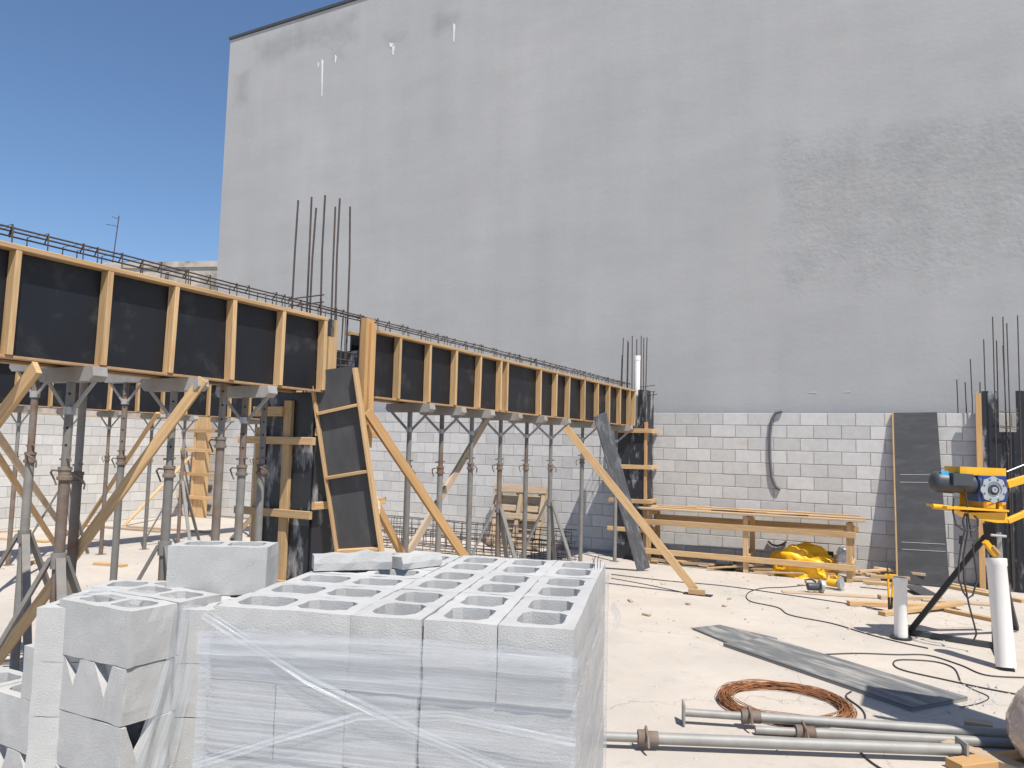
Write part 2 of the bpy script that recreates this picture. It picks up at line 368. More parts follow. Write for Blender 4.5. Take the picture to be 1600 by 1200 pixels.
# ---- weathered low building left of it
wb = thing('weathered_building', 'low stained white building with sooty parapet beside the tall grey wall', 'building', (-20, 17, 0))
zt = 7.2; A = V(G(100, 412, zt)); B = V(G(352, 408, zt))
A = A+(A-B)*1.2; d = (B-A).normalized(); nrm = Vector((-d.y, d.x, 0))
if nrm.y < 0: nrm = -nrm
mb = MB(); mb.prism([(A.x, A.y, 0), (B.x, B.y, 0), (B.x+nrm.x*5, B.y+nrm.y*5, 0), (A.x+nrm.x*5, A.y+nrm.y*5, 0)], (0, 0, zt-.18)); mb.build('wall', 'oldwhite', wb)
mb = MB(); e = d*.05
mb.prism([A-nrm*.05-e+Vector((0, 0, -.178)), B-nrm*.05+e+Vector((0, 0, -.178)), B+nrm*.25+e+Vector((0, 0, -.178)), A+nrm*.25-e+Vector((0, 0, -.178))], (0, 0, .18)); mb.build('parapet', 'oldwhite', wb)
# antenna on its roof
ap = A+(B-A)*.62+nrm*1.0
an = thing('roof_antenna', 'thin television antenna mast against the blue sky', 'antenna', (ap.x, ap.y, zt-.18))
q = V(ray(158, 345)); q = Vector((0, 0, H))+q*(ap.length/math.hypot(q.x, q.y)); dx = Vector((-d.x, -d.y, 0))
topz = q.z
MB().tube((ap.x, ap.y, zt-.18), (ap.x+d.x*.15, ap.y+d.y*.15, topz), .018, 6).build('mast', 'rebar', an)
for zz, l in ((topz-.35, .3), (topz-.1, .1)):
    MB().tube(Vector((ap.x, ap.y, zz))-d*l+Vector((0, 0, .08)), Vector((ap.x, ap.y, zz))+d*.12, .01, 5).build('element', 'rebar', an)

# ---- block walls
bmesh_block = None
def unit_block(L=.39, Hh=.19, D=.14):
    me = MB().box((-L/2, -D/2, -Hh/2), (L/2, D/2, Hh/2), ch=.004).mesh('wall_block'); me.materials.append(M['wallblock']); return me
UB = unit_block()
HB = unit_block(.19)
def block_wall(name, label, p0, dirv, length, top, rows, limit, loc):
    """p0: start on the visible face line, dirv along the wall, normal towards the yard is computed"""
    t = thing(name, label, 'wall', loc)
    dv = Vector(dirv); nn = Vector((dv.y, -dv.x, 0))            # faces the yard
    th = .14
    c0 = Vector(p0); rz = math.atan2(dv.y, dv.x)
    mb = MB(); a = c0-nn*(.008); b = a+dv*length; k = -nn*(th-.02)
    mb.prism([(a.x, a.y, 0), (b.x, b.y, 0), (b.x+k.x, b.y+k.y, 0), (a.x+k.x, a.y+k.y, 0)], (0, 0, top-.008)); mb.build('mortar', 'mortar', t)
    spots = []
    for r in range(rows):
        zc = top-.1-r*.2
        if zc < -.05: break
        off = 0 if r % 2 == 0 else .2
        x = -off+.2
        while x < length+.1:
            lo, hi = max(x-.195, 0), min(x+.195, length)
            if hi-lo > .08: spots.append((r, (lo+hi)/2, hi-lo, zc))
            x += .4
    rest = MB()
    for i, (r, xc, ln, zc) in enumerate(spots):
        pos = c0+dv*xc-nn*(th/2+rnd.uniform(-.002, .003)); pos.z = zc
        if i < limit:
            ob = bpy.data.objects.new('block', UB if ln > .3 else HB); COL.objects.link(ob); ob.parent = t
            ob.location = pos-ORIG[t.name]; ob.rotation_euler = (0, 0, rz)
            if ln > .3: ob.scale.x = ln/.39
            else: ob.scale.x = ln/.19
        else:
            rest.bar(pos-dv*ln/2, pos+dv*ln/2, th, .19, ch=.004)
    if rest.v: tag(rest.build('lower_blocks', 'wallblock', t), kind='stuff')
    return t
block_wall('block_wall', 'grey block wall behind the props, from the corner to the end column', (XL, YW, 0), (1, 0, 0), 10.85, WT, 13, 298, (-10, YW, 0))
block_wall('block_wall', 'grey block wall behind the work bench and leaning black sheet', (-4.52, YW, 0), (1, 0, 0), 8.0, WT, 13, 290, (-1.5, YW, 0))
block_wall('block_wall', 'bright block wall on the far left side behind the rear beam', (XL, 3.2, 0), (0, 1, 0), 9.6, 2.2, 11, 296, (XL, 8, 0))
cp = thing('wall_plate', 'brown timber plate laid along the top of the left block wall', 'timber', (XL-.07, 8, 2.2))
MB().bar((XL-.07, 3.3, 2.222), (XL-.07, 12.7, 2.222), .12, .04).build('plank', 'wood_old', cp)

# ================================================================= FORMWORK BEAMS
XB = -4.3
def beam(name, label, X, Y0, Y1, zb, zt, studs, side=1, loc=None, wood='wood', width=.26, double=()):
    t = thing(name, label, 'formwork', loc or (X-.13, (Y0+Y1)/2, zb))
    th = .018
    MB().box((X-th, Y0, zb), (X, Y1, zt-.03), ch=.001).build('side_panel', 'ply', t)
    MB().box((X-width, Y0, zb), (X-width+th, Y1, zt-.03), ch=.001).build('side_panel', 'ply', t)
    MB().box((X-width+th+.001, Y0, zb+.001), (X-th-.001, Y1, zb+.019), ch=.001).build('soffit_panel', 'ply', t)
    MB().bar((X+.030, Y0, zt-.0145), (X+.030, Y1, zt-.0145), .085, .029).build('top_rail', wood, t)
    MB().bar((X-width-.030, Y0, zt-.0145), (X-width-.030, Y1, zt-.0145), .085, .029).build('top_rail', wood, t)
    MB().bar((X+.0145, Y0, zb-.008), (X+.0145, Y1, zb-.008), .075, .015, ch=.001).build('bottom_rail', 'ply_edge', t)
    MB().bar((X-width-.0145, Y0, zb-.008), (X-width-.0145, Y1, zb-.008), .075, .015, ch=.001).build('bottom_rail', 'ply_edge', t)
    for i, ys in enumerate(studs):
        tilt = rnd.uniform(-.012, .012)
        tk = rnd.uniform(.03, .036)
        MB().bar((X+.037, ys-tk/2+tilt, zb+.001), (X+.037, ys-tk/2, zt-.031), .071, tk, up=(0, 1, 0)).build('stud', wood, t)
    ys = Y0+.1
    while ys < Y1:
        MB().bar((X-width-.037, ys, zb+.001), (X-width-.037, ys, zt-.031), .071, .032, up=(0, 1, 0)).build('stud', wood, t); ys += .5
    return t
near_studs = [.95, 1.42, 1.88]+[float(PXp(x, y, XB)[1]) for x, y in ((24, 388), (167, 425), (270, 448), (360, 470), (437, 487), (502, 500))]
beam('beam_formwork', 'near half of the long black beam formwork, left of the centre column', XB, .5, 4.75, 2.2, 2.79, near_studs, loc=(XB-.13, 2.6, 2.2))
far_px = [(619, 527), (666, 538), (707, 548), (745, 557), (777, 565), (787, 567), (839, 580), (864, 586), (884, 591), (908, 597), (929, 601), (947, 606), (964, 610), (979, 613), (995, 616)]
far_studs = [float(PXp(x, y, XB)[1]) for x, y in far_px]
far_studs = [y for y in far_studs if y < 12.28]+[12.30]
beam('beam_formwork', 'far half of the long black beam formwork, right of the centre column', XB, 5.42, 12.32, 2.2, 2.79, far_studs, loc=(XB-.13, 9, 2.2))
XR = -11.
beam('beam_formwork', 'rear beam formwork seen under the near beam, parallel to it', XR, 3.2, 12.2, 2.2, 2.79, [3.4+.46*k for k in range(19)], loc=(XR-.13, 7.5, 2.2), wood='wood')

def cage(name, label, X0, X1, Y0, Y1, z0, z1, step, loc, extra=0):
    t = thing(name, label, 'rebar cage', loc)
    r = .0038
    for (x, z) in ((X0+.015, z0+.012), (X1-.015, z0+.012), (X0+.015, z1-.012), (X1-.015, z1-.012), ((X0+X1)/2, z1-.012)):
        pts = []; n = 14
        for k in range(n+1): pts.append((x+rnd.uniform(-.006, .006), Y0+(Y1-Y0)*k/n, z+rnd.uniform(-.006, .006)))
        MB().path(pts, .0055, 6).build('long_bar', 'rebar', t)
    y = Y0+.08; me = None
    while y < Y1-.03:
        if me is None:
            mb = MB(); mb.path([(X0, 0, z0), (X1, 0, z0), (X1, 0, z1), (X0, 0, z1)], r, 5, closed=True)
            mb.tube((X1, 0, z1), (X1-.05, .01, z1-.05), r, 5)
            me = mb.mesh('stirrup', (0, 0, 0)); me.materials.append(M['rebar'])
        ob = bpy.data.objects.new('stirrup', me); COL.objects.link(ob); ob.parent = t
        ob.location = Vector((0, y+rnd.uniform(-.012, .012), rnd.uniform(-.006, .006)))-ORIG[t.name]; ob.rotation_euler = (rnd.uniform(-.04, .04), 0, 0)
        y += step
    return t
cage('rebar_cage', 'dark rebar cage standing out of the near and far beam forms', XB-.235, XB-.03, .5, 12.45, 2.235, 2.91, .15, (XB-.13, 6.5, 2.2))
cage('rebar_cage', 'rebar cage inside the rear beam form', XR-.235, XR-.03, 3.2, 12.2, 2.235, 2.86, .2, (XR-.13, 7.5, 2.2))

# ================================================================= COLUMNS
def rebars(name, label, bars, loc, ties=()):
    t = thing(name, label, 'rebar', loc)
    for p, q in bars: MB().path([p, (Vector(p)+Vector(q))/2+Vector((rnd.uniform(-.01, .01), 0, 0)), q], .0085, 6).build('bar', 'rebar', t)
    for p, q in ties: MB().tube(p, q, .006, 5).build('tie', 'rebar', t)
    return t
# centre column
CY0, CY1, CX0, CX1 = 4.77, 5.36, -4.95, -4.34
cc = thing('column_formwork', 'black centre column formwork with pine yokes between the two beam halves', 'formwork', (-4.62, 5.06, 0))
MB().box((CX0, CY0, .0), (CX1-.02, CY0+.018, 2.19), ch=.001).build('front_panel', 'ply_dirty', cc)
MB().box((CX1-.018, CY0+.02, .0), (CX1, CY1-.002, 2.19), ch=.001).build('side_panel', 'ply_dirty', cc)
MB().box((CX0, CY0+.02, .0), (CX0+.018, CY1, 2.19), ch=.001).build('side_panel', 'ply_dirty', cc)
MB().box((CX0+.02, CY1-.018, .0), (CX1-.02, CY1, 2.6), ch=.001).build('rear_panel', 'ply_dirty', cc)
MB().box((CX1+.001, CY0+.03, 2.21), (CX1+.019, CY0+.17, 2.80), ch=.001).build('side_panel', 'ply_dirty', cc)
MB().box((CX1+.02, CY0+.06, 2.05), (CX1+.055, CY0+.145, 2.65)).build('batten', 'wood', cc)
MB().box((CX1+.02, CY0+.147, 2.0), (CX1+.045, CY0+.175, 2.80)).build('batten', 'wood', cc)
MB().box((CX1+.002, CY0+.177, 2.0), (CX1+.018, CY1-.07, 2.3), ch=.001).build('side_panel', 'ply', cc)
MB().box((CX1-.01, CY1-.06, 1.7), (CX1+.06, CY1+.045, 2.88)).build('corner_board', 'wood_orange', cc)
MB().box((CX1+.061, CY1-.02, 1.75), (CX1+.085, CY1+.045, 2.84)).build('corner_board', 'wood_orange', cc)
for x in (CX0-.005, CX0+.30): MB().box((x, CY0-.036, .02), (x+.085, CY0-.001, 2.12 if x > CX0+.1 else 1.9)).build('upright', 'wood', cc)
for y in (CY1-.09,): MB().box((CX1+.001, y, .02), (CX1+.03, y+.075, 2.0)).build('upright', 'wood', cc)
for z in (.22, .62, 1.17, 1.78):
    zz = z+rnd.uniform(-.02, .02)
    MB().box((CX0-.17, CY0-.074, zz), (CX1+.05, CY0-.038, zz+.062)).build('yoke', 'wood', cc)
    MB().box((CX1+.032, CY0-.03, zz+.075), (CX1+.068, CY1+.3, zz+.135)).build('yoke', 'wood', cc)
MB().box((CX0-.02, CY0-.06, 1.99), (CX0+.3, CY0-.02, 2.07)).build('yoke', 'wood', cc)
bars = []
for (xt, yt, xb, yb, Yc) in ((466, 313, 457, 465, 4.85), (487, 308, 480, 470, 4.95), (494, 325, 484, 490, 4.9), (508, 305, 501, 490, 4.85), (524, 323, 518, 490, 5.2), (531, 310, 524, 490, 5.05), (547, 323, 543, 500, 5.25)):
    a = V(PYp(xt, yt, Yc)); b = V(PYp(xb, yb, Yc)); dd = (b-a); q = a+dd*((.3-a.z)/dd.z); q = Vector((b.x+(q.x-b.x)*.15, Yc, .02))
    bars.append((a, b)); bars.append((b, q))
ties = [((-4.75, 4.83, z), (-4.36, 4.83, z+.01)) for z in (2.93, 2.99)]+[((-4.42, 4.8, z), (-4.42, 5.42, z)) for z in (2.5, 2.57, 2.9)]+[((-4.9, 4.9, z), (-4.38, 5.2, z)) for z in (2.35, 2.45)]
rebars('column_rebar', 'tall starter bars rising out of the centre column', bars, (-4.62, 5.06, 0), ties)

# end column by the back wall
ec = thing('column_formwork', 'black column formwork at the far end of the beam against the block wall', 'formwork', (-4.33, 12.5, 0))
EX0, EX1, EY = -4.60, -4.09, 12.36
MB().box((EX0, EY, 0), (EX1, EY+.018, 2.19), ch=.001).build('front_panel', 'ply_dirty', ec)
MB().box((EX1-.018, EY+.02, 0), (EX1, YW-.02, 2.80), ch=.001).build('side_panel', 'ply_dirty', ec)
MB().box((XB+.09, EY+.001, 2.192), (EX1-.02, EY+.019, 2.80), ch=.001).build('front_panel', 'ply_dirty', ec)
MB().box((EX0, EY+.02, 0), (EX0+.018, YW-.02, 2.19), ch=.001).build('side_panel', 'ply', ec)
MB().box((EX1+.001, EY-.02, .05), (EX1+.045, EY+.03, 2.26)).build('upright', 'wood_orange', ec)
for z in (.45, .92, 1.48, 2.08):
    MB().box((EX0-.1 if z < 1 else EX0+.05, EY-.058, z), (EX1+.14, EY-.022, z+.07)).build('yoke', 'wood', ec)
    MB().box((EX1+.046, EY-.02, z+.0), (EX1+.08, YW-.02, z+.07)).build('yoke', 'wood', ec)
bars = []
for (xt, yt, xb, Yc) in ((974, 528, 970, 12.5), (981, 532, 979, 12.6), (982, 535, 980, 12.5), (988, 525, 987, 12.7), (995, 530, 995, 12.5), (1002, 525, 1001, 12.65), (1006, 528, 1005, 12.5), (1011, 527, 1006, 12.7), (972, 555, 968, 12.6)):
    a = V(PYp(xt, yt, Yc)); b = V(PYp(xb, 612, Yc)); bars.append((a, Vector((b.x, Yc, 1.0))))
ties = [(V(PYp(1000, y, 12.6)), V(PYp(x2, y2, 12.45))) for y, x2, y2 in ((605, 1023, 602), (613, 1024, 612), (620, 1027, 616))]
rebars('column_rebar', 'cluster of starter bars above the far end column beside the white pipe', bars, (-4.33, 12.6, 0), ties)
a = V(PYp(996, 556, 12.45)); b = V(PYp(997, 613, 12.45))
pp = thing('drain_pipe', 'short white plastic pipe standing on top of the far end column', 'pipe', (a.x, 12.45, 2.6))
MB().lathe((a.x, 12.45, 2.3), (0, 0, 1), [(0, .05), (a.z-2.3-.08, .05), (a.z-2.3-.079, .055), (a.z-2.3, .055), (a.z-2.3, .046), (a.z-2.3-.3, .046)], 18).build('pipe', 'pvc', pp)

# right column with notch
rc = thing('column_formwork', 'splashed black column formwork with notched top at the right edge', 'formwork', (1.1, 12.6, 0))
RX0, RX1, RY = .715, 1.45, 12.66
MB().prism([(RX0, RY, 0), (RX1, RY, 0), (RX1, RY, 2.74), (1.12, RY, 2.74), (1.12, RY, 2.17), (.915, RY, 2.17), (.915, RY, 2.74), (RX0, RY, 2.74)], (0, .018, 0)).build('front_panel', 'ply_dirty', rc)
MB().box((RX0, RY+.02, 0), (RX0+.018, YW-.02, 2.7), ch=.001).build('side_panel', 'ply_dirty', rc)
MB().box((RX1-.018, RY+.02, 0), (RX1, YW-.02, 2.7), ch=.001).build('side_panel', 'ply_dirty', rc)
MB().box((RX0-.075, RY-.01, .0), (RX0-.001, RY+.03, 2.71)).build('upright', 'wood_orange', rc)
MB().box((RX0-.04, RY+.05, .0), (RX0-.001, RY+.12, 2.3)).build('upright', 'wood_old', rc)
for z in (.4, 1.0, 1.6): MB().box((RX0+.02, RY+.1, z), (RX1-.02, RY+.13, z+.06)).build('spreader', 'wood_old', rc)
bars = []
for (xt, yt, xb, yb, Yc) in ((1551, 495, 1553, 610, 12.6), (1537, 530, 1539, 610, 12.75), (1557, 532, 1560, 610, 12.7), (1567, 495, 1572, 640, 12.75), (1573, 505, 1578, 675, 12.6), (1567, 540, 1576, 660, 12.65), (1590, 493, 1594, 610, 12.6), (1516, 561, 1519, 645, 12.95), (1508, 597, 1510, 645, 12.95), (1495, 593, 1496, 645, 12.95), (1531, 597, 1532, 612, 12.75)):
    a = V(PYp(xt, yt, Yc)); b = V(PYp(xb, yb, Yc)); bars.append((a, Vector((b.x, Yc, .05 if Yc < 12.8 else 2.0))))
ties = [(V(PYp(1562, y, 12.6)), V(PYp(1592, y+3, 12.6))) for y in (643, 665, 668)]
rebars('column_rebar', 'starter bars of uneven height above the right column and wall', bars, (1.0, 12.7, 0), ties)

# corner column, orange board
kc = thing('column_formwork', 'pale orange board column form in the far left corner', 'formwork', (-14.6, 12.5, 0))
a = PYp(303, 700, 12.5); b = PYp(322, 700, 12.5)
kx0, kx1 = float(a[0]), float(b[0])
MB().box((kx0, 12.48, 0), (kx1, 12.5, 2.3)).build('board', 'wood', kc)
MB().box((kx1-.02, 12.502, 0), (kx1, 12.62, 2.3)).build('board', 'wood', kc)
MB().box((kx0, 12.502, 0), (kx0+.02, 12.8, 2.3)).build('board', 'wood', kc)
for z in (.42, .95, 1.5, 1.95): MB().box((kx0-.4, 12.42, z), (kx1+.45, 12.455, z+.08)).build('yoke', 'wood', kc)
MB().box((kx0+.02, 12.456, .05), (kx0+.09, 12.479, 2.2)).build('upright', 'wood', kc)

# unseen column form added off-frame right: guessed caster of the dark planks' shadow
caster = thing('column_formwork', 'tall black stand-in column form, unseen outside the right edge, added to shade the planks', 'formwork', (1.35, 5.5, 0))
MB().box((1.0, 5.25, 0), (1.5, 5.27, 3.2)).build('front_panel', 'ply', caster)
MB().box((1.0, 5.72, 0), (1.5, 5.74, 3.05)).build('rear_panel', 'ply', caster)
MB().box((1.0, 5.272, 0), (1.02, 5.718, 3.2)).build('side_panel', 'ply', caster)
MB().box((1.48, 5.272, 0), (1.5, 5.718, 3.2)).build('side_panel', 'ply', caster)
for z in (.5, 1.2, 1.9, 2.6): MB().box((.86, 5.20, z), (1.64, 5.24, z+.08)).build('yoke', 'wood_orange', caster)

# ================================================================= STEEL PROPS
def bent(z, r, sg=1):
    return [(r*.3*sg, -r*.9, z), (r*1.5*sg, -r*1.6, z+.004), (r*2.6*sg, -r*1.2, z-.012), (r*3.0*sg, -r*.2, z-.05), (r*2.5*sg, .0, z-.085)]
def prop(label, x, y, ztop=2.2, zc=1.6, tripod=False, rust=False, holes=False, head=True, hl=.54, ro=.030, rot=0., group='steel props under the beams', lean=(0, 0)):
    t = thing('steel_prop', label, 'prop', (x, y, 0), group); t.rotation_euler = (lean[0], lean[1], rot)
    ORIG[t.name] = Vector((0, 0, 0))                       # parts are made in local coordinates
    ms = 'steel_rust' if rust else 'steel'; ri = ro*.8
    MB().box((-.06, -.06, 0), (.06, .06, .008), ch=.001).build('base_plate', ms, t)
    MB().tube((0, 0, .008), (0, 0, zc), ro, 14).build('outer_tube', ms, t)
    zi = ztop-.085 if head else ztop
    it = MB().tube((0, 0, zc+.001), (0, 0, zi), ri, 14).build('inner_tube', 'steel' if rnd.random() < .6 else 'steel_rust', t)
    c = MB().lathe((0, 0, zc-.075), (0, 0, 1), [(0, ro+.002), (.003, ro+.012), (.022, ro+.012), (.024, ro+.004), (.055, ro+.004), (.06, ro+.009), (.078, ro+.008), (.08, ri)], 14).build('collar', 'steel_rust', t)
    MB().path(bent(zc-.02, ro, rnd.choice((-1, 1))), .006, 6).build('handle', 'steel_rust', c)
    MB().tube((-ro*2.3, .01, zc+.045), (ro*2.0, -.012, zc+.055), .007, 6).build('pin', 'steel_rust', c)
    if holes:
        hb = MB(); z = zc+.13
        while z < zi-.05:
            for an in (-2.2, -.75): hb.lathe((ri*math.cos(an)*.97, ri*math.sin(an)*.97, z), (math.cos(an), math.sin(an), 0), [(0, .0075), (.0016, .0075)], 8)
            z += .1
        tag(hb.build('pin_holes', 'hole', it), kind='stuff')
    if head:
        zb = ztop-.084
        h = MB().prism([(-hl/2, -.045, zb+.03), (-hl/2+.035, -.045, zb), (hl/2-.035, -.045, zb), (hl/2, -.045, zb+.03), (hl/2-.012, -.045, zb+.0835), (-hl/2+.012, -.045, zb+.0835)], (0, .09, 0)).build('cross_head', 'head', t)
        MB().lathe((0, 0, ztop-.275), (0, 0, 1), [(0, ri+.003), (.0, ri+.009), (.045, ri+.009), (.045, ri+.003)], 14).build('ring', 'galv', h)
        for sg in (-1, 1): MB().bar((sg*(ri+.006), 0, ztop-.25), (sg*hl*.42, 0, zb+.004), .026, .008, up=(0, 1, 0), ch=.001).build('brace', 'head', h)
    if tripod:
        tp = MB().lathe((0, 0, 1.02), (0, 0, 1), [(0, ro+.003), (0, ro+.012), (.09, ro+.012), (.09, ro+.003)], 12).build('tripod', 'steel', t)
        for k in range(3):
            an = rot-.35+k*2.1; cs, sn = math.cos(an), math.sin(an)
            MB().bar((cs*(ro+.01), sn*(ro+.01), 1.08), (cs*.55, sn*.55, .015), .05, .022, up=(cs, sn, .5), ch=.001).build('leg', 'steel', tp)
    return t
XP = -4.43
NEAR = [(108, 647, 'rust', 1, 1, 'thick worn prop with tripod, nearest under the left end of the near beam'),
        (270, 647, '', 1, 1, 'prop with drilled inner tube under the near beam, behind the long diagonal plank'),
        (347, 650, 'rust', 0, 1, 'rusty prop with a high collar under the near beam, between two wide cross heads'),
        (382, 655, '', 0, 1, 'prop with a bluish drilled inner tube left of the centre column'),
        (431, 640, '', 0, 1, 'prop hard against the black front of the centre column')]
for x, y, ru, tr, ho, lb in NEAR:
    Y = float(PXp(x, y, XP)[1])
    prop(lb, XP if x != 431 else XP-.12, Y if x != 431 else Y, 2.184, 1.6 if x != 347 else 1.8, bool(tr), bool(ru), bool(ho), rot=rnd.uniform(-.05, .05), head=x not in (347, 431))
Y0 = float(PXp(108, 647, XP)[1])
prop('slim prop just behind the thick tripod prop at the far left', XP-.42, Y0+.35, 2.15, 1.55, False, True, head=False)
prop('prop under the near beam beyond the left edge', XP, 1.75, 2.184, 1.6)
FARP = [(640, 668), (690, 675), (737, 672), (782, 685), (823, 684), (861, 685), (910, 690), (963, 690)]
ORD = ['first', 'second', 'third', 'fourth', 'fifth', 'sixth', 'seventh', 'eighth']
for i, (x, y) in enumerate(FARP):
    prop('%s prop under the far beam counting from the centre column%s' % (ORD[i], ', standing on a tripod' if i in (3, 5) else ''), XP, float(PXp(x, y, XP)[1]), 2.184, 1.6+rnd.uniform(-.05, .05), i in (3, 5), i in (3,), rot=rnd.uniform(-.06, .06))
prop('grey lit prop standing behind the near beam at the far left', -5.66, 3.3, 2.33, 1.66, True)
prop('slender prop with pale ring between the near beam and the rear beam', -6.2, 4.4, 2.35, 1.62, False, holes=True)
for i, (x, y) in enumerate([(38, 660), (119, 650), (180, 655), (246, 665), (297, 665), (355, 670), (408, 670)]):
    prop('%s prop under the rear beam counting from the left' % ORD[i], XR-.13, float(PXp(x, y, XR)[1]), 2.184, 1.5+rnd.uniform(-.08, .08), i in (1, 4), i % 2 == 0, rot=rnd.uniform(-.1, .1), group='steel props under the rear beam')

# ================================================================= DIAGONAL TIMBERS
def plank(label, p, q, wd=.075, th=.028, up=(0, 0, 1), m='wood', name='timber_brace', group=None, cat='timber'):
    p, q = V(p), V(q); c = (p+q)/2; c.z = min(p.z, q.z)
    return single(MB().bar(p, q, wd, th, up, .003, .004), name, m, label, cat, tuple(c), group)
def two(a, b): return V(a), V(b)
# long plank crossing the near props (front, lit) : foot off-frame on the ground, head under near beam
pa = V(PXp(318, 592, -4.16)); pb = V(G(-60, 1108, .02))
plank('long pale plank slanting across the near props down to the lower left', pa, pb, .028, .068, m='wood')
plank('pale plank cut off by the left edge just below the near beam', PXp(58, 573, -4.18), V(PXp(-70, 745, -4.9)), .03, .08)
plank('brown shaded brace at the far left running down right to the ground', PXp(-60, 600, -7.2), G(105, 835), .085, .03, up=(1, 0, 0), m='wood_old')
plank('thin brace below the shaded one at the far left', PXp(-40, 655, -8.0), G(98, 868), .07, .028, up=(1, 0, 0))
plank('brown brace behind the slender prop leaning up to the rear beam', PXp(247, 645, -10.86), G(118, 842), .075, .03, up=(1, 0, 0))
plank('pale brace slanting up to the corner column form', PYp(296, 715, 12.38), G(193, 822), .07, .03)
plank('brown brace end low behind the rusty near props', V(G(362, 842)), V(PXp(440, 760, -6.3)), .08, .03, m='wood_old')
plank('orange brace slanting right from the centre column to the ground', PXp(574, 643, -4.2), G(797, 976, .02), .035, .085, m='wood_orange')
plank('brown brace crossing behind the orange one beneath the far beam', PXp(762, 652, -4.62), G(556, 1004, .02), .085, .035, m='wood_old', up=(1, 0, 0))
plank('short brace at the foot of the centre column, right of the ladder panel', PXp(590, 793, -4.2), G(676, 958, .02), .035, .085, m='wood_orange')
foot = V(G(1086, 922, .05))
plank('pale raking brace from the far beam down to a foot block', PXp(884, 668, -4.19), foot, .04, .10)
fb = thing('foot_block', 'short timber block on a dark plate holding the raking brace foot', 'timber', (foot.x+.04, foot.y-.02, 0))
MB().box((foot.x-.13, foot.y-.09, 0), (foot.x+.22, foot.y+.03, .012)).build('plate', 'ply', fb)
MB().box((foot.x-.06, foot.y-.10, .013), (foot.x+.14, foot.y-.045, .075)).build('block', 'wood', fb)

# leaning ladder-like panel against the centre column
lt = V(PXp(521, 576, -4.17)); lb_ = V(G(589, 1042))
lp = thing('formwork_panel', 'black formwork panel with pine cleats leaning against the centre column', 'formwork', tuple(lb_))
dn = (lt-lb_); ln = dn.length; dn.normalize(); sd = Vector((.93, .36, 0)); sd = (sd-dn*sd.dot(dn)).normalized(); nm = sd.cross(dn).normalized()
if nm.y > 0: nm = -nm
W2 = .172
def P(u, v, w_): return lb_+sd*u+dn*v+nm*w_
MB().bar(P(0, 0, 0), P(0, ln, 0), W2*2, .016, up=nm, ch=.001).build('sheet', 'ply_grey', lp)
MB().bar(P(-W2-.01, 0, .02), P(-W2-.01, ln+.02, .02), .022, .06, up=nm).build('side_rail', 'wood', lp)
MB().bar(P(W2+.012, -.0, .02), P(W2+.012, ln-.02, .02), .024, .085, up=nm).build('side_rail', 'wood', lp)
for f_ in (.40, .645, .86): MB().bar(P(-W2+.003, ln*f_, .034), P(W2-.002, ln*f_+rnd.uniform(-.02, .03), .034), .025, .05, up=nm).build('cleat', 'wood', lp)
# cement-smeared plank against far beam
a = V(PXp(938, 648, -4.08)); b = V(G(1006, 890, .02))
plank('cement smeared grey plank leaning against the far beam', a, b, .20, .04, up=(.5, -.8, .3), m='ply_wet', name='leaning_plank')
# black sheet leaning on the wall
bs = thing('plywood_sheet', 'tall dark plywood sheet leaning on the block wall', 'plywood', (0, 12.4, 0))
t0 = V(PYp(1396, 645, YW-.03)); t1 = V(PYp(1464, 644, YW-.03)); b0 = Vector((t0.x+.04, YW-.40, .01)); b1 = Vector((t1.x+.11, YW-.40, .01))
mb = MB(); mb.prism([b0, b1, t1, t0], (0, .018, 0))
for k in (0, 1): mb.uv[k] = [(v.x, v.z) for v in [mb.v[i] for i in mb.f[k]]]
sh_ = mb.build('sheet', 'ply_grey', bs)
MB().bar(b0+Vector((-.012, .0, 0)), t0+Vector((-.012, 0, 0)), .022, .05, up=(0, 1, 0)).build('edge_batten', 'wood', bs)
for z0 in (.47, .57, 1.42, 1.53):
    f0 = z0/t0.z; q0 = b0.lerp(t0, f0)+Vector((.06, -.003, 0)); q1 = b1.lerp(t1, f0)+Vector((-.02, -.003, .01))
    MB().bar(q0, q1, .003, .007, ch=.0005).build('chalk_line', 'wallblock', sh_)

# ================================================================= BENCH, PALLETS, MESH, TARP
bn = thing('work_bench', 'long rough pine work bench standing along the block wall', 'bench', (-2.4, 12.35, 0))
LX = [-3.92, -2.40, -.97]
for i, x in enumerate(LX):
    for y in (12.1, 12.6):
        MB().bar((x, y, 0), (x+rnd.uniform(-.01, .01), y, .84), .075, .05, up=(0, 1, 0)).build('leg', 'wood', bn)
    MB().bar((x, 12.06, .80), (x, 12.66, .80), .035, .075).build('cross_piece', 'wood', bn)
    if i: MB().bar((x+.045, 12.06, .24), (x+.045, 12.5, .26), .03, .07).build('cross_piece', 'wood', bn)
for z, y in ((.66, 12.055), (.20, 12.055), (.70, 12.64)):
    MB().bar((-4.0, y, z), (-.88, y, z+.01), .032, .085).build('rail', 'wood', bn)
ys = 12.02
for i in range(6):
    wd = rnd.uniform(.085, .12)
    MB().bar((-4.05+rnd.uniform(-.1, .08), ys+wd/2, .862+rnd.uniform(0, .012)), (-.84+rnd.uniform(-.1, .1), ys+wd/2+rnd.uniform(-.02, .02), .865+rnd.uniform(0, .02)), wd, .028, jit=.006).build('top_board', 'wood' if i % 2 else 'wood_old', bn); ys += wd+.006
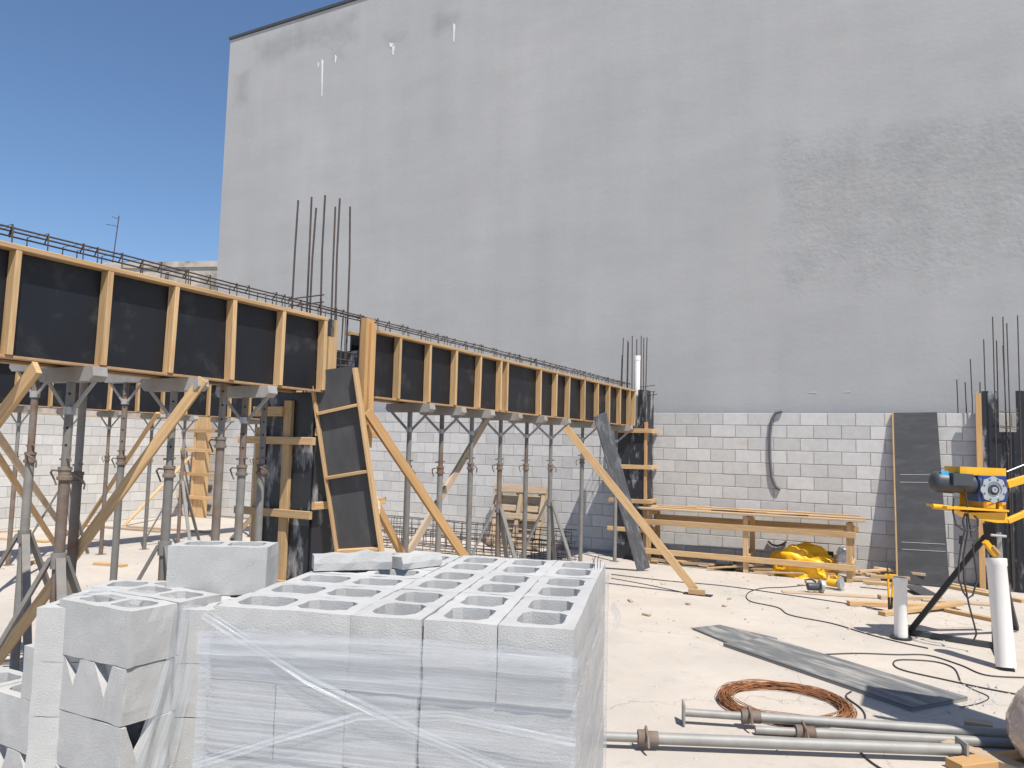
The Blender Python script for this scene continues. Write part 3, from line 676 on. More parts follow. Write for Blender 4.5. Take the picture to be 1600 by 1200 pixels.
for k in range(6):
    x = rnd.uniform(-3.8, -1.5); y = rnd.uniform(12.15, 12.5)
    plank(['thin offcut lying on the bench top, farthest left', 'split lath on the bench top near its left end', 'short board on the bench top left of the middle leg', 'lath on the bench top above the middle leg', 'flat offcut on the bench top right of the middle leg', 'long lath near the right end of the bench top'][k],
          (-3.8+k*.42, y, .915+.004*k), (-3.8+k*.42+rnd.uniform(.5, .9), y+rnd.uniform(-.1, .1), .918+.004*k), .07, .02, name='offcut', group='offcuts on the bench')

def pallet(label, mtx, n=6, m='wood_old', group=None):
    t = thing('wooden_pallet', label, 'pallet', (0, 0, 0), group); t.matrix_world = mtx; ORIG[t.name] = Vector()
    for i in range(n): MB().bar((-.5, -.5+i*(1/(n-1)), .122), (.5, -.5+i*(1/(n-1)), .122), .11, .02).build('deck_board', m, t)
    for i in range(3):
        x = -.45+i*.45
        MB().bar((x, -.55, .066), (x, .55, .066), .07, .09).build('stringer', m, t)
    for i in range(3): MB().bar((-.5, -.48+i*.48, .010), (.5, -.48+i*.48, .010), .1, .018).build('bottom_board', m, t)
    return t
def lean(x, y, ang, yaw=0, z=0): return Matrix.Translation((x, y, z)) @ Matrix.Rotation(yaw, 4, 'Z') @ Matrix.Rotation(ang, 4, 'X') @ Matrix.Translation((0, .56, 0))
px_ = float(PYp(812, 800, 12.5)[0])
pallet('wooden pallet leaning on the block wall behind the far props, slats facing out', lean(px_, 12.33, math.radians(72), .0) @ Matrix.Rotation(math.pi, 4, 'Y') @ Matrix.Translation((0, 0, -.13)), 7)
pallet('wooden pallet leaning flat behind the first one on the wall', lean(px_-.12, 12.52, math.radians(76)), 6)

def mesh_cage(label, X0, X1, Y, z0, hgt, dep, loc):
    t = thing('rebar_cage', label, 'rebar cage', loc)
    for (y, z) in ((Y, z0), (Y+dep, z0), (Y, z0+hgt), (Y+dep, z0+hgt), (Y, z0+hgt*.5), (Y, z0+hgt*.8), (Y+dep, z0+hgt*.3)):
        MB().path([(X0+(X1-X0)*k/8, y+rnd.uniform(-.01, .01), z+rnd.uniform(-.012, .012)) for k in range(9)], .0075, 5).build('long_bar', 'rebar', t)
    me = MB().path([(0, 0, 0), (0, dep, 0), (0, dep, hgt), (0, 0, hgt)], .0055, 5, closed=True).mesh('stirrup'); me.materials.append(M['rebar'])
    x = X0+.05
    while x < X1:
        ob = bpy.data.objects.new('stirrup', me); COL.objects.link(ob); ob.parent = t
        ob.location = Vector((x, Y, z0))-ORIG[t.name]; ob.rotation_euler = (0, rnd.uniform(-.06, .06), rnd.uniform(-.05, .05)); x += .15
    return t
mesh_cage('long rebar cage lying on the ground below the far props, front one', -8.6, -4.75, 11.0, .01, .34, .22, (-6.7, 11.1, 0))
mesh_cage('long rebar cage lying behind the front one near the block wall', -8.9, -5.0, 11.5, .01, .46, .25, (-6.9, 11.6, 0))

# yellow tarp
def blob(name, m, label, cat, c, rx, ry, rz, amp, seed, fl=.0):
    bm = bmesh.new(); bmesh.ops.create_icosphere(bm, subdivisions=5, radius=1)
    from mathutils import noise
    for v in bm.verts:
        p = v.co.copy(); r = 1+amp*noise.noise(p*1.7+Vector((seed, 0, 0)))+amp*.7*abs(noise.noise(p*4.1+Vector((0, seed, 0))))+amp*.4*abs(noise.noise(p*7+Vector((seed, seed, 0))))
        q = p*r; v.co = Vector((q.x*rx, q.y*ry, max(q.z, -.35-fl)*rz))
    zmin = min(v.co.z for v in bm.verts)
    for v in bm.verts: v.co.z -= zmin
    me = bpy.data.meshes.new(name); bm.to_mesh(me); bm.free(); me.materials.append(M[m])
    for p in me.polygons: p.use_smooth = True
    ob = bpy.data.objects.new(name, me); COL.objects.link(ob); ob.location = c; return tag(ob, label, cat)
tc_ = (G(1195, 905)+G(1290, 908))/2
blob('tarp', 'tarp', 'crumpled bright yellow tarp heaped under the bench', 'tarp', (tc_[0]+.02, 12.33, .0), .46, .24, .31, .30, 3.1)
a = PYp(1318, 876, 12.4)
blob('plastic_bag', 'white', 'small white plastic bag hanging behind the right bench leg', 'bag', (a[0], 12.45, .24), .10, .08, .13, .5, 9.)
blob('rag', 'rag', 'dirty cloth bundle tied to the right side of the centre column', 'rag', (-4.22, 5.42, 1.18), .045, .04, .10, .5, 5.)

# conduit hanging on the wall, loop under the bench
def wallpts(pl, Y): return [V(PYp(x, y, Y)) for x, y in pl]
single(MB().path(wallpts([(1222, 643), (1212, 645), (1206, 655), (1203, 680), (1203, 715), (1206, 745), (1212, 760), (1219, 765)], YW-.025), .022, 8), 'conduit', 'hose', 'grey flexible conduit hanging down from the top of the block wall', 'conduit', (-2.3, 12.8, 1.5))
single(MB().path(wallpts([(1200, 845), (1206, 851), (1214, 853), (1222, 851), (1229, 846)], YW-.03), .018, 7), 'conduit', 'hose', 'short curved conduit stub on the wall beneath the bench', 'conduit', (-2.2, 12.8, .55))
hb_ = PYp(1288, 868, YW)
single(MB().box((hb_[0]-.13, YW-.012, hb_[2]-.06), (hb_[0]+.13, YW-.001, hb_[2]+.07)), 'junction_box', 'black', 'dark rectangular opening cover low on the wall behind the tarp', 'box', (float(hb_[0]), YW-.01, float(hb_[2])))

# ================================================================= LOOSE TIMBER
def gp(label, p, q, wd=.09, th=.04, z=0., m='wood', zq=None):
    a = V(G(*p)); b = V(G(*q)); a.z = z+th/2+.001; b.z = (z if zq is None else zq)+th/2+.001
    return plank(label, a, b, wd, th, m=m, name='loose_plank', group='loose planks on the slab')
gp('long plank lying from the bench foot to the right column', (1352, 893), (1600, 942), .10, .04)
gp('second long plank beside it near the black sheet', (1350, 886), (1545, 926), .10, .03, m='wood_old')
gp('plank with reddish end lying left of the short white pipe', (1325, 946), (1490, 951), .10, .05)
gp('warped plank in front of the short white pipe', (1378, 962), (1502, 952), .10, .045, zq=.05)
gp('plank running right toward the tall white pipe', (1478, 956), (1560, 973), .09, .04)
gp('old board behind the short white pipe', (1374, 936), (1470, 938), .10, .05, m='wood_old')
gp('flat grey board right of the pile', (1440, 938), (1548, 946), .16, .02, m='wood_old')
single(MB().bar(V(G(1425, 922))+Vector((0, 0, .06)), V(G(1455, 936))+Vector((0, 0, .04)), .22, .016, ch=.001), 'plywood_offcut', 'ply_grey', 'small square of dark plywood lying on the timber pile', 'plywood', tuple(G(1440, 930)))
NTH = ['first', 'second', 'third', 'fourth', 'fifth', 'sixth', 'seventh', 'eighth', 'ninth', 'tenth', 'eleventh', 'twelfth', 'thirteenth', 'fourteenth', 'fifteenth', 'sixteenth', 'seventeenth', 'eighteenth']
heap_x = sorted(1345+rnd.uniform(0, 85) for _ in range(18))
for k in range(18):
    x = heap_x[k]; y = 888+rnd.uniform(0, 34)
    c = V(G(x, y)); an = rnd.uniform(-.5, .6)+.3; l = rnd.uniform(.25, .7); dd = Vector((math.cos(an), math.sin(an), rnd.uniform(-.06, .1)))*l/2
    c.z = .04+.04*(k % 4)
    plank('offcut in the scrap heap right of the bench, %s from the left' % NTH[k], c-dd, c+dd, rnd.uniform(.05, .09), rnd.uniform(.025, .05), m='wood' if k % 3 else 'wood_old', name='offcut', group='offcuts in the scrap heap')
pos = ['far left', 'left', 'left of middle', 'before the middle leg', 'right of the middle leg', 'left of the tarp', 'under the tarp edge', 'by the right leg']
for k in range(8):
    x = 1025+k*38+rnd.uniform(-6, 6); c = V(PYp(x, 870, 12.25)); c.z = .05+.02*(k % 2); an = rnd.uniform(-.35, .35); l = rnd.uniform(.3, .7); dd = Vector((math.cos(an), math.sin(an)*.5, rnd.uniform(-.05, .1)))*l/2
    plank('scrap board under the bench, '+pos[k], c-dd, c+dd, rnd.uniform(.06, .12), rnd.uniform(.02, .05), m='wood' if k % 2 else 'wood_old', name='offcut', group='scrap boards under the bench')
for k in range(10):
    x = 1015+k*31+rnd.uniform(-8, 8); c = V(PYp(x, 880, 12.0+.3*rnd.random())); c.z = .03+.03*(k % 3); an = rnd.uniform(-.5, .5); l = rnd.uniform(.2, .55); dd = Vector((math.cos(an), math.sin(an)*.6, rnd.uniform(-.05, .12)))*l/2
    plank('scrap of wood on the floor along the bench front, %s from the left' % NTH[k], c-dd, c+dd, rnd.uniform(.04, .09), rnd.uniform(.02, .04), m='wood_old' if k % 2 else 'wood', name='offcut', group='scrap boards under the bench')
sb_ = V(PYp(1132, 884, 12.2)); pm = thing('drum_pump', 'small blue grey motor pump on the floor under the bench', 'pump', (sb_.x, 12.2, 0))
MB().lathe((sb_.x-.12, 12.2, .10), (1, 0, 0), [(0, .05), (.01, .075), (.16, .075), (.17, .05), (.22, .05), (.23, .09), (.26, .09)], 18).build('motor', 'motor', pm)
MB().box((sb_.x-.13, 12.12, 0), (sb_.x+.15, 12.28, .02)).build('base', 'black', pm)
MB().tube((sb_.x+.12, 12.2, .16), (sb_.x+.12, 12.2, .24), .025, 10).build('outlet', 'galv', pm)
# left side loose timber and tubes
for lb2, p, q, m_ in (('board on the ground at the far left edge', (-10, 842), (75, 848), 'wood'), ('second board at the far left, nearer', (0, 832), (45, 830), 'wood_old'), ('long board lying on the slab behind the near props', (128, 822), (250, 832), 'wood_old'), ('board lying right of it toward the corner', (200, 824), (330, 833), 'wood_old'), ('board beside the prop feet in the left middle', (150, 882), (195, 886), 'wood'), ('short board left of the tripod leg', (50, 880), (88, 885), 'wood_orange')):
    gp(lb2, p, q, .10, .035, m=m_)
for k in range(5):
    a = V(G(-40, 1028+k*9)); b = V(G(60, 1022+k*8)); a.z = b.z = .03+.05*(k % 2)
    single(MB().tube(a, b, .016, 8), 'conduit_tube', 'galv', ['topmost', 'upper', 'middle', 'lower', 'lowest'][k]+' of the grey tubes lying at the left edge behind the blocks', 'tube', tuple((a+b)/2), 'grey tubes at the left edge')

# ================================================================= POWER TOOLS, CUTTERS, PIPES
def saw(label, p, m, yaw):
    c = V(G(*p)); t = thing('circular_saw', label, 'power tool', tuple(c)); ORIG[t.name] = Vector(); t.rotation_euler = (0, 0, yaw)
    MB().lathe((-.10, 0, .085), (1, 0, 0), [(0, .03), (.01, .05), (.13, .052), (.16, .04)], 14).build('motor', m, t)
    MB().lathe((.065, 0, .09), (1, 0, 0), [(0, .085), (.012, .09), (.03, .09), (.032, .07)], 20).build('blade_guard', 'galv', t)
    MB().lathe((.10, 0, .085), (1, 0, 0), [(0, .075), (.003, .075)], 24).build('blade', 'alu', t)
    MB().path([(-.09, .02, .10), (-.10, .06, .16), (-.02, .07, .17), (.03, .03, .14)], .014, 8).build('handle', m, t)
    MB().box((-.11, -.08, 0), (.12, .08, .006)).build('sole_plate', 'galv', t)
    return t
saw('grey circular saw lying on the slab in front of the bench', (1273, 927), 'motor', .5)
saw('yellow circular saw lying right of the grey one', (1304, 921), 'yellow', -.3)
gp('grey board the saws lie on', (1222, 925), (1368, 934), .16, .012, m='wood_old')
# bolt cutter stuck upright beside the short pipe
a = V(G(1391, 958)); bt = thing('bolt_cutter', 'orange handled bolt cutter standing upright by the short white pipe', 'tool', tuple(a))
r_ = Vector((.88, .47, 0))
for sg in (-1, 1):
    MB().path([a+r_*(.0+.012*sg)+Vector((0, 0, .0)), a+r_*(.005+.018*sg)+Vector((0, 0, .18))], .013, 8).build('grip', 'black', bt)
    MB().path([a+r_*(.005+.018*sg)+Vector((0, 0, .18)), a+r_*(.01+.03*sg)+Vector((0, 0, .36)), a+r_*(.015+.02*sg)+Vector((0, 0, .42))], .012, 8).build('handle', 'yellow', bt)
    MB().path([a+r_*(.015+.03*sg)+Vector((0, 0, .42)), a+r_*(.02+.045*sg)+Vector((0, 0, .50)), a+r_*(.02+.008*sg)+Vector((0, 0, .60))], .014, 6, r2=.006).build('jaw', 'motor', bt)
MB().box(a+Vector((-.05, -.02, .40)), a+Vector((.075, .02, .44))).build('pivot', 'yellow', bt)

def pvc(label, base, top, r):
    b, t_ = V(base), V(top); t = thing('pvc_pipe', label, 'pipe', tuple(b)); L_ = (t_-b).length
    MB().lathe(b, t_-b, [(0, r*.9), (0, r), (L_-.07, r), (L_-.06, r*1.08), (L_, r*1.08), (L_, r*.98), (L_-.25, r*.95)], 24).build('pipe', 'pvc', t); return t
b1 = V(G(1408, 998)); b1.z = .021
pvc('short white plastic pipe standing upright left of the hoist', b1, b1+Vector((0, .0, .575)), .062)
b2 = V(G(1572, 1046)); b2.z = .021
hdir = V(ray(1556, 872)); tt = (b2.length)/hdir.length
top2 = Vector((b2.x-.02, b2.y+.12, 0)); kk = math.hypot(top2.x, top2.y)/math.hypot(hdir.x, hdir.y); top2 = Vector((0, 0, H))+hdir*kk
pvc('tall white plastic pipe leaning beside the hoist leg at the right', b2, top2, .078)

# ================================================================= HOIST
rt = Vector((.88, .475, 0)).normalized(); tw = Vector((.475, -.88, 0)).normalized(); up = Vector((0, 0, 1))
hd = 7.45                                                     # distance along the view of the hoist face
def HP(x, y, dpt=0.):
    d_ = V(ray(x, y)); f_ = d_.dot(-tw); return Vector((0, 0, H))+d_*((hd-dpt)/f_)
ho = thing('winch_hoist', 'yellow winch hoist with grey motor and blue gearbox on black legs', 'hoist', tuple(Vector((HP(1545, 800).x, HP(1545, 800).y, 0))))
def quadplate(pts, th, name, m, dpt=0.): 
    return MB().prism([HP(x, y, dpt+th) for x, y in pts], tw*-th).build(name, m, ho)
quadplate([(1500, 731), (1572, 733), (1572, 800), (1500, 797)], .015, 'back_plate', 'yellow', -.16)
quadplate([(1500, 729), (1572, 732), (1572, 744), (1500, 742)], .26, 'top_plate', 'yellow', -.14)
quadplate([(1480, 791), (1577, 797), (1577, 800), (1480, 795)], .36, 'shelf', 'yellow', -.16)
quadplate([(1512, 801), (1573, 801), (1575, 817), (1558, 817), (1530, 812)], .30, 'underframe', 'yellow', -.14)
MB().tube(HP(1457, 791, .1), HP(1499, 795, .1), .024, 12).build('handle_bar', 'yellow', ho)
gb = quadplate([(1528, 743), (1573, 744), (1573, 785), (1529, 784)], .18, 'gearbox', 'blue', -.03)
gc = HP(1551, 765, .152); g2 = MB(); 
prof = []
nn = 48; o_ = len(g2.v)
for ringr, dz_ in ((.118, 0), (.118, .02), (.075, .022), (.07, .012)):
    for k in range(nn):
        an = 2*math.pi*k/nn; rr = ringr*(1+.06*math.cos(an*8)) if ringr > .11 else ringr
        g2.v.append(gc+rt*math.cos(an)*rr+up*math.sin(an)*rr+tw*dz_)
for i in range(3):
    for k in range(nn): g2.face((i*nn+k, i*nn+(k+1) % nn, (i+1)*nn+(k+1) % nn, (i+1)*nn+k))
g2.face(tuple(range(3*nn, 4*nn))); fl_ = g2.build('flange', 'alu', gb)
MB().lathe(gc+tw*.012, tw, [(0, .05), (.012, .05), (.013, .04), (.006, .035)], 24).build('bearing_ring', 'motor', gb)
MB().lathe(gc+tw*.016, tw, [(0, .026), (.02, .026), (.02, .012), (.01, .01)], 20).build('shaft', 'alu', gb)
for k in range(8):
    an = 2*math.pi*(k+.5)/8; c_ = gc+rt*math.cos(an)*.098+up*math.sin(an)*.098+tw*.0195
    MB().lathe(c_, tw, [(0, .008), (.006, .008)], 8).build('bolt', 'motor', gb)
m0 = HP(1524, 757, .06); m1 = HP(1455, 752, .06); Lm = (m1-m0).length; dm = (m1-m0)
mo_ = MB().lathe(m0, dm, [(0, .11), (.02, .11), (.022, .09), (Lm*.52, .092), (Lm*.53, .102), (Lm*.9, .10), (Lm*.97, .08), (Lm, .045)], 28).build('motor', 'motor', ho)
for k in range(9):
    an = -1.0+k*.36; c_ = dm.normalized(); e1 = c_.cross(up).normalized(); e2 = e1.cross(c_)
    r0 = e1*math.cos(an)+e2*math.sin(an)
    MB().bar(m0+dm*.06+r0*.094, m0+dm*.5+r0*.094, .005, .014, up=r0, ch=.001).build('cooling_fin', 'motor', mo_)
quadplate([(1490, 739), (1521, 741), (1521, 759), (1490, 758)], .07, 'terminal_box', 'motor', .13)
quadplate([(1470, 736), (1482, 736), (1483, 746), (1473, 747)], .03, 'blue_label', 'skyblue', .10)
for x in (1537, 1561): quadplate([(x, 785), (x+5, 785), (x+6, 797), (x, 797)], .05, 'post', 'yellow', .08)
# arms to the right
MB().bar(HP(1573, 757, .02), HP(1680, 725, .02), .05, .07).build('upper_arm', 'yellow', ho)
MB().bar(HP(1574, 814, .02), HP(1600, 803, .02), .05, .05).build('lower_arm', 'yellow', ho)
MB().bar(HP(1598, 804, .02), HP(1690, 770, .02), .05, .06).build('lower_arm', 'yellow', ho)
MB().tube(HP(1573, 737, .02), HP(1690, 690, .02), .006, 6).build('steel_cable', 'alu', ho)
# legs
hub = HP(1540, 838); lf = V(G(1421, 992)); lf.z = .03; rf = V(G(1556, 1014)); rf.z = .03
MB().bar(HP(1545, 818), HP(1548, 850), .10, .10).build('mast_bracket', 'black', ho)
MB().bar(HP(1560, 832, .06), HP(1563, 878, .06), .045, .03).build('side_bracket', 'galv', ho)
MB().tube(HP(1548, 836, .12), HP(1572, 838, .12), .012, 8).build('bolt', 'alu', ho)
MB().bar(hub, lf, .05, .05).build('leg', 'black', ho)
MB().bar(HP(1552, 840), rf, .06, .06).build('leg', 'black', ho)
back = Vector((rf.x+.25, rf.y+1.0, .03))
MB().bar(HP(1552, 840), back, .05, .05).build('leg', 'black', ho)
MB().bar(lf+Vector((0, 0, .0)), rf+Vector((0, 0, .0)), .05, .05).build('base_bar', 'motor', ho)
MB().lathe((b1.x, b1.y, .0), up, [(0, .10), (.02, .10)], 20).build('foot_plate', 'black', ho)
MB().bar(lf, (b1.x, b1.y, .03), .05, .02).build('foot_link', 'black', ho)
MB().box((b2.x-.05, b2.y-.06, 0), (b2.x+.06, b2.y+.06, .02)).build('foot_plate', 'black', ho)
MB().bar(rf, (b2.x, b2.y, .03), .05, .035).build('base_bar', 'black', ho)
MB().bar(HP(1539, 846, .14), HP(1556, 868, .14), .05, .045).build('yellow_lever', 'yellow', ho)
MB().bar(HP(1551, 853, .17), HP(1562, 866, .17), .022, .022).build('lever_grip', 'wood_orange', ho)
for pts in ([(1490, 778), (1489, 800), (1494, 820), (1505, 828), (1520, 830), (1528, 822), (1528, 812), (1522, 806)], [(1507, 764), (1511, 785), (1512, 800)], [(1508, 802), (1504, 815), (1508, 828), (1502, 850), (1498, 880), (1498, 905), (1505, 925), (1512, 935), (1520, 930), (1527, 905), (1522, 870), (1520, 850), (1530, 842)], [(1510, 802), (1512, 830), (1505, 870), (1506, 905), (1514, 945), (1522, 975), (1526, 990), (1520, 1004)], [(1512, 802), (1516, 825), (1518, 840)]):
    MB().path([HP(x, y, .16) for x, y in pts], .009, 6).build('power_cord', 'cable', ho)
MB().bar(HP(1502, 837, .16), HP(1501, 850, .16), .03, .03).build('cord_plug', 'black', ho)

# ================================================================= GROUND ITEMS, RIGHT FRONT
def sheet(label, pts, th, m, z=0.002):
    c = V(G(*pts[0])); poly = [Vector((V(G(*p)).x, V(G(*p)).y, z)) for p in pts]
    if (poly[1]-poly[0]).cross(poly[2]-poly[0]).z < 0: poly.reverse()
    mb = MB(); mb.prism(poly, (0, 0, th)); cen = sum(poly, Vector())/len(poly)
    ax = max(((poly[(i+1) % len(poly)]-poly[i]) for i in range(len(poly))), key=lambda v: v.length).normalized(); ay = Vector((-ax.y, ax.x, 0))
    for k in (0, 1): mb.uv[k] = [((mb.v[i]-cen).dot(ax), (mb.v[i]-cen).dot(ay)) for i in mb.f[k]]
    return single(mb, 'plank_sheet', m, label, 'plywood', (cen.x, cen.y, 0))
M['dusty'] = mat('dusty_dark_board', (.135, .14, .14), .75, var=.25, vscale=3, coord='UV', stretch=(1, 5, 1), col2=(.36, .34, .31), c2scale=2.2, c2lo=.45, c2hi=.7)
sheet('long dusty dark formwork board lying on the slab', [(1130, 1010), (1200, 1000), (1512, 1095), (1426, 1112)], .028, 'dusty')
sheet('narrower dark board end sticking out under the long dusty board', [(1082, 984), (1124, 979), (1215, 1000), (1150, 1012)], .02, 'dusty', .0)
# rusty wire coil
cc_ = V(G(1225, 1103)); 
ct = thing('wire_coil', 'coil of rusty orange tie wire lying on the slab', 'wire coil', (cc_.x, cc_.y, 0))
for k in range(60):
    r0 = rnd.uniform(.375, .455); zz = rnd.uniform(.006, .05); ph = rnd.random()*6
    ecc = rnd.uniform(.9, 1.05); ox, oy = rnd.uniform(-.03, .03), rnd.uniform(-.03, .03)
    pts = [(cc_.x+ox+r0*math.cos(2*math.pi*i/40), cc_.y+oy+r0*ecc*math.sin(2*math.pi*i/40), max(.004, zz+.012*math.sin(ph+i*.5))) for i in range(40)]
    MB().path(pts, .0022, 4, closed=True).build('wire_turn', 'rust_wire', ct)
# props lying on the ground
def lying(label, p, q, ro, z, collar_at, m='steel_lt', plate=None):
    a = V(G(p[0], p[1], z)); b = V(G(q[0], q[1], z)); t = thing('steel_prop', label, 'prop', tuple((a+b)/2-Vector((0, 0, z))), 'steel props lying on the slab')
    d_ = b-a; L_ = d_.length; d_.normalize(); c_ = a+d_*collar_at
    MB().tube(a, c_, ro*.8, 14).build('inner_tube', m, t); MB().tube(c_+d_*.001, b, ro, 16).build('outer_tube', m, t)
    MB().lathe(c_-d_*.05, d_, [(0, ro+.003), (.0, ro+.014), (.05, ro+.014), (.055, ro+.008), (.12, ro+.007), (.12, ro)], 14).build('collar', 'steel_rust', t)
    s_ = Vector((-d_.y, d_.x, 0))
    MB().path([c_+s_*.05, c_+s_*.02+up*.06, c_-s_*.08+up*.03, c_-s_*.11-up*.02], .008, 6).build('handle', 'steel_rust', t)
    if plate == 'start': MB().bar(a-s_*.065, a+s_*.065, .012, .13, ch=.001).build('base_plate', m, t)
    if plate == 'end': MB().bar(b-s_*.065, b+s_*.065, .012, .12, ch=.001).build('base_plate', m, t)
    return t
lying('front steel prop lying on the slab with its end plate at the right', (900, 1149), (1503, 1172), .034, .068, .42, plate='end')
lying('steel prop with square base plate at its left end, lying behind the front one', (1068, 1113), (1640, 1151), .032, .075, .42, plate='start')
lying('shaded steel prop lying lowest between the other two', (1180, 1140), (1660, 1165), .03, .032, .3)
plank('short plank lying at the bottom right under the props', V(G(1478, 1163, .03)), V(G(1600, 1205, .03)), .10, .05, m='wood_old', name='loose_plank')
plank('orange plank end at the bottom right corner', V(G(1490, 1196, .03)), V(G(1640, 1180, .03)), .12, .05, m='wood_orange', name='loose_plank')
single(MB().box(V(G(1523, 1143))+Vector((-.06, -.05, .0)), V(G(1523, 1143))+Vector((.10, .05, .07))), 'brick', 'wood_old', 'small brown block in the shade left of the shiny bundle', 'block', tuple(G(1523, 1143)))
# plastic wrapped bundle at the right edge
fm = bpy.data.materials.new('clear_wrap'); fm.use_nodes = True; b_ = fm.node_tree.nodes['Principled BSDF']
b_.inputs['Base Color'].default_value = (.42, .33, .29, 1); b_.inputs['Roughness'].default_value = .12; b_.inputs['Coat Weight'].default_value = .8
M['clearwrap'] = fm
wc = V(G(1640, 1215)); 
blob('wrapped_bundle', 'clearwrap', 'shiny plastic wrapped round bundle cut by the right edge', 'bundle', (wc.x+.08, wc.y+.06, 0), .27, .27, .27, .06, 2.2, fl=.6)

# cables on the slab
def cable(label, px, r=.008, n=6):
    P0 = [V(G(x, y)) for x, y in px]; pts = []
    for i in range(len(P0)-1):
        p0 = P0[max(i-1, 0)]; p1 = P0[i]; p2 = P0[i+1]; p3 = P0[min(i+2, len(P0)-1)]
        for k in range(n):
            t = k/n; pts.append(.5*((2*p1)+(-p0+p2)*t+(2*p0-5*p1+4*p2-p3)*t*t+(-p0+3*p1-3*p2+p3)*t**3))
    pts.append(P0[-1])
    for p in pts: p.z = r+.001
    c = pts[len(pts)//2]
    return single(MB().path(pts, r, 6), 'cable', 'cable', label, 'cable', (c.x, c.y, 0))
cable('cable running across the slab from the pallet to the timber pile', [(955, 898), (1040, 908), (1130, 916), (1230, 930), (1330, 945), (1385, 955)], .006)
cable('second thinner cable below it ending at the raking brace foot', [(955, 904), (1010, 914), (1066, 926)], .005)
cable('cable snaking from the saws past the dusty board to the short pipe', [(1278, 913), (1230, 918), (1190, 920), (1168, 928), (1172, 940), (1215, 950), (1235, 962), (1300, 975), (1350, 990), (1400, 1003), (1450, 1014)], .006)
cable('cable curving along the slab beneath the hoist', [(1280, 1024), (1340, 1022), (1400, 1024), (1450, 1025), (1500, 1040), (1540, 1056), (1600, 1060)], .006)
cable('loop of cable on the slab left of the tall pipe', [(1500, 1064), (1490, 1045), (1460, 1035), (1410, 1032), (1396, 1037), (1410, 1048), (1480, 1064), (1540, 1077), (1610, 1090)], .006)
cable('thin cable tail twisting beside the dusty board end', [(1500, 1066), (1520, 1078), (1545, 1090), (1530, 1100), (1500, 1106)], .004)
cable('grey cord draped from the lying props across the dusty board edge', [(1330, 1082), (1322, 1090), (1345, 1108), (1352, 1122), (1345, 1140)], .006)
cable('cord end trailing below the front lying prop', [(1342, 1172), (1352, 1185), (1372, 1200), (1400, 1215)], .006)
# little ground litter
for k, (x, y, l) in enumerate(((985, 940, .12), (1010, 962, .1), (1140, 936, .12), (1075, 945, .05), (1132, 948, .05), (1250, 915, .1))):
    c = V(G(x, y)); an = rnd.uniform(0, 3)
    single(MB().bar(c+Vector((-l/2*math.cos(an), -l/2*math.sin(an), .012)), c+Vector((l/2*math.cos(an), l/2*math.sin(an), .012)), .04, .02), 'wood_chip', 'wood_old', ['pale chip of wood on the slab right of the pallet', 'small wood scrap nearest the pallet on the slab', 'wood chip right of the brace foot', 'tiny dark chip mid slab', 'tiny chip below the foot block', 'chip of wood near the saws'][k], 'wood chip', tuple(c))

# ================================================================= FOREGROUND BLOCKS
def hollow_block():
    L_, W_, h_ = .39, .19, .19; tw_ = .033
    xs = [-.195, -.195+tw_, -.0135, .0135, .195-tw_, .195]; ysx = [-.095, -.095+tw_, .095-tw_, .095]
    mb = MB(); idx = {}
    def vid(x, y, z):
        k = (round(x, 4), round(y, 4), round(z, 4))
        if k not in idx: idx[k] = len(mb.v); mb.v.append(Vector((x, y, z)))
        return idx[k]
    for z, flip in ((h_/2, False), (-h_/2, True)):
        for i in range(5):
            for j in range(3):
                x0, x1, y0, y1 = xs[i], xs[i+1], ysx[j], ysx[j+1]
                q = [vid(x0, y0, z), vid(x1, y0, z), vid(x1, y1, z), vid(x0, y1, z)]
                if i in (1, 3) and j == 1:
                    c = .024; k_ = .002 if z > 0 else .011
                    O = [vid(x0+c, y0+k_, z), vid(x1-c, y0+k_, z), vid(x1-k_, y0+c, z), vid(x1-k_, y1-c, z), vid(x1-c, y1-k_, z), vid(x0+c, y1-k_, z), vid(x0+k_, y1-c, z), vid(x0+k_, y0+c, z)]
                    for fc in ((q[0], O[0], O[7]), (q[0], q[1], O[1], O[0]), (q[1], O[2], O[1]), (q[1], q[2], O[3], O[2]), (q[2], O[4], O[3]), (q[2], q[3], O[5], O[4]), (q[3], O[6], O[5]), (q[3], q[0], O[7], O[6])):
                        mb.face(fc if not flip else fc[::-1])
                    if z > 0: topO = O
                    idx[('O', i, z > 0)] = O
                else: mb.face(q if not flip else q[::-1])
    for i in (1, 3):
        A_, B_ = idx[('O', i, True)], idx[('O', i, False)]
        for k in range(8): mb.face((A_[k], A_[(k+1) % 8], B_[(k+1) % 8], B_[k]))
    rim = [(x, -.095) for x in xs]+[(.195, y) for y in ysx[1:]]+[(x, .095) for x in xs[::-1][1:]]+[(-.195, y) for y in ysx[::-1][1:-1]]
    for k in range(len(rim)):
        a, b = rim[k], rim[(k+1) % len(rim)]
        mb.face((vid(*a, -h_/2), vid(*b, -h_/2), vid(*b, h_/2), vid(*a, h_/2)))
    return mb.mesh('hollow_block')
BASE_BLOCK = hollow_block()
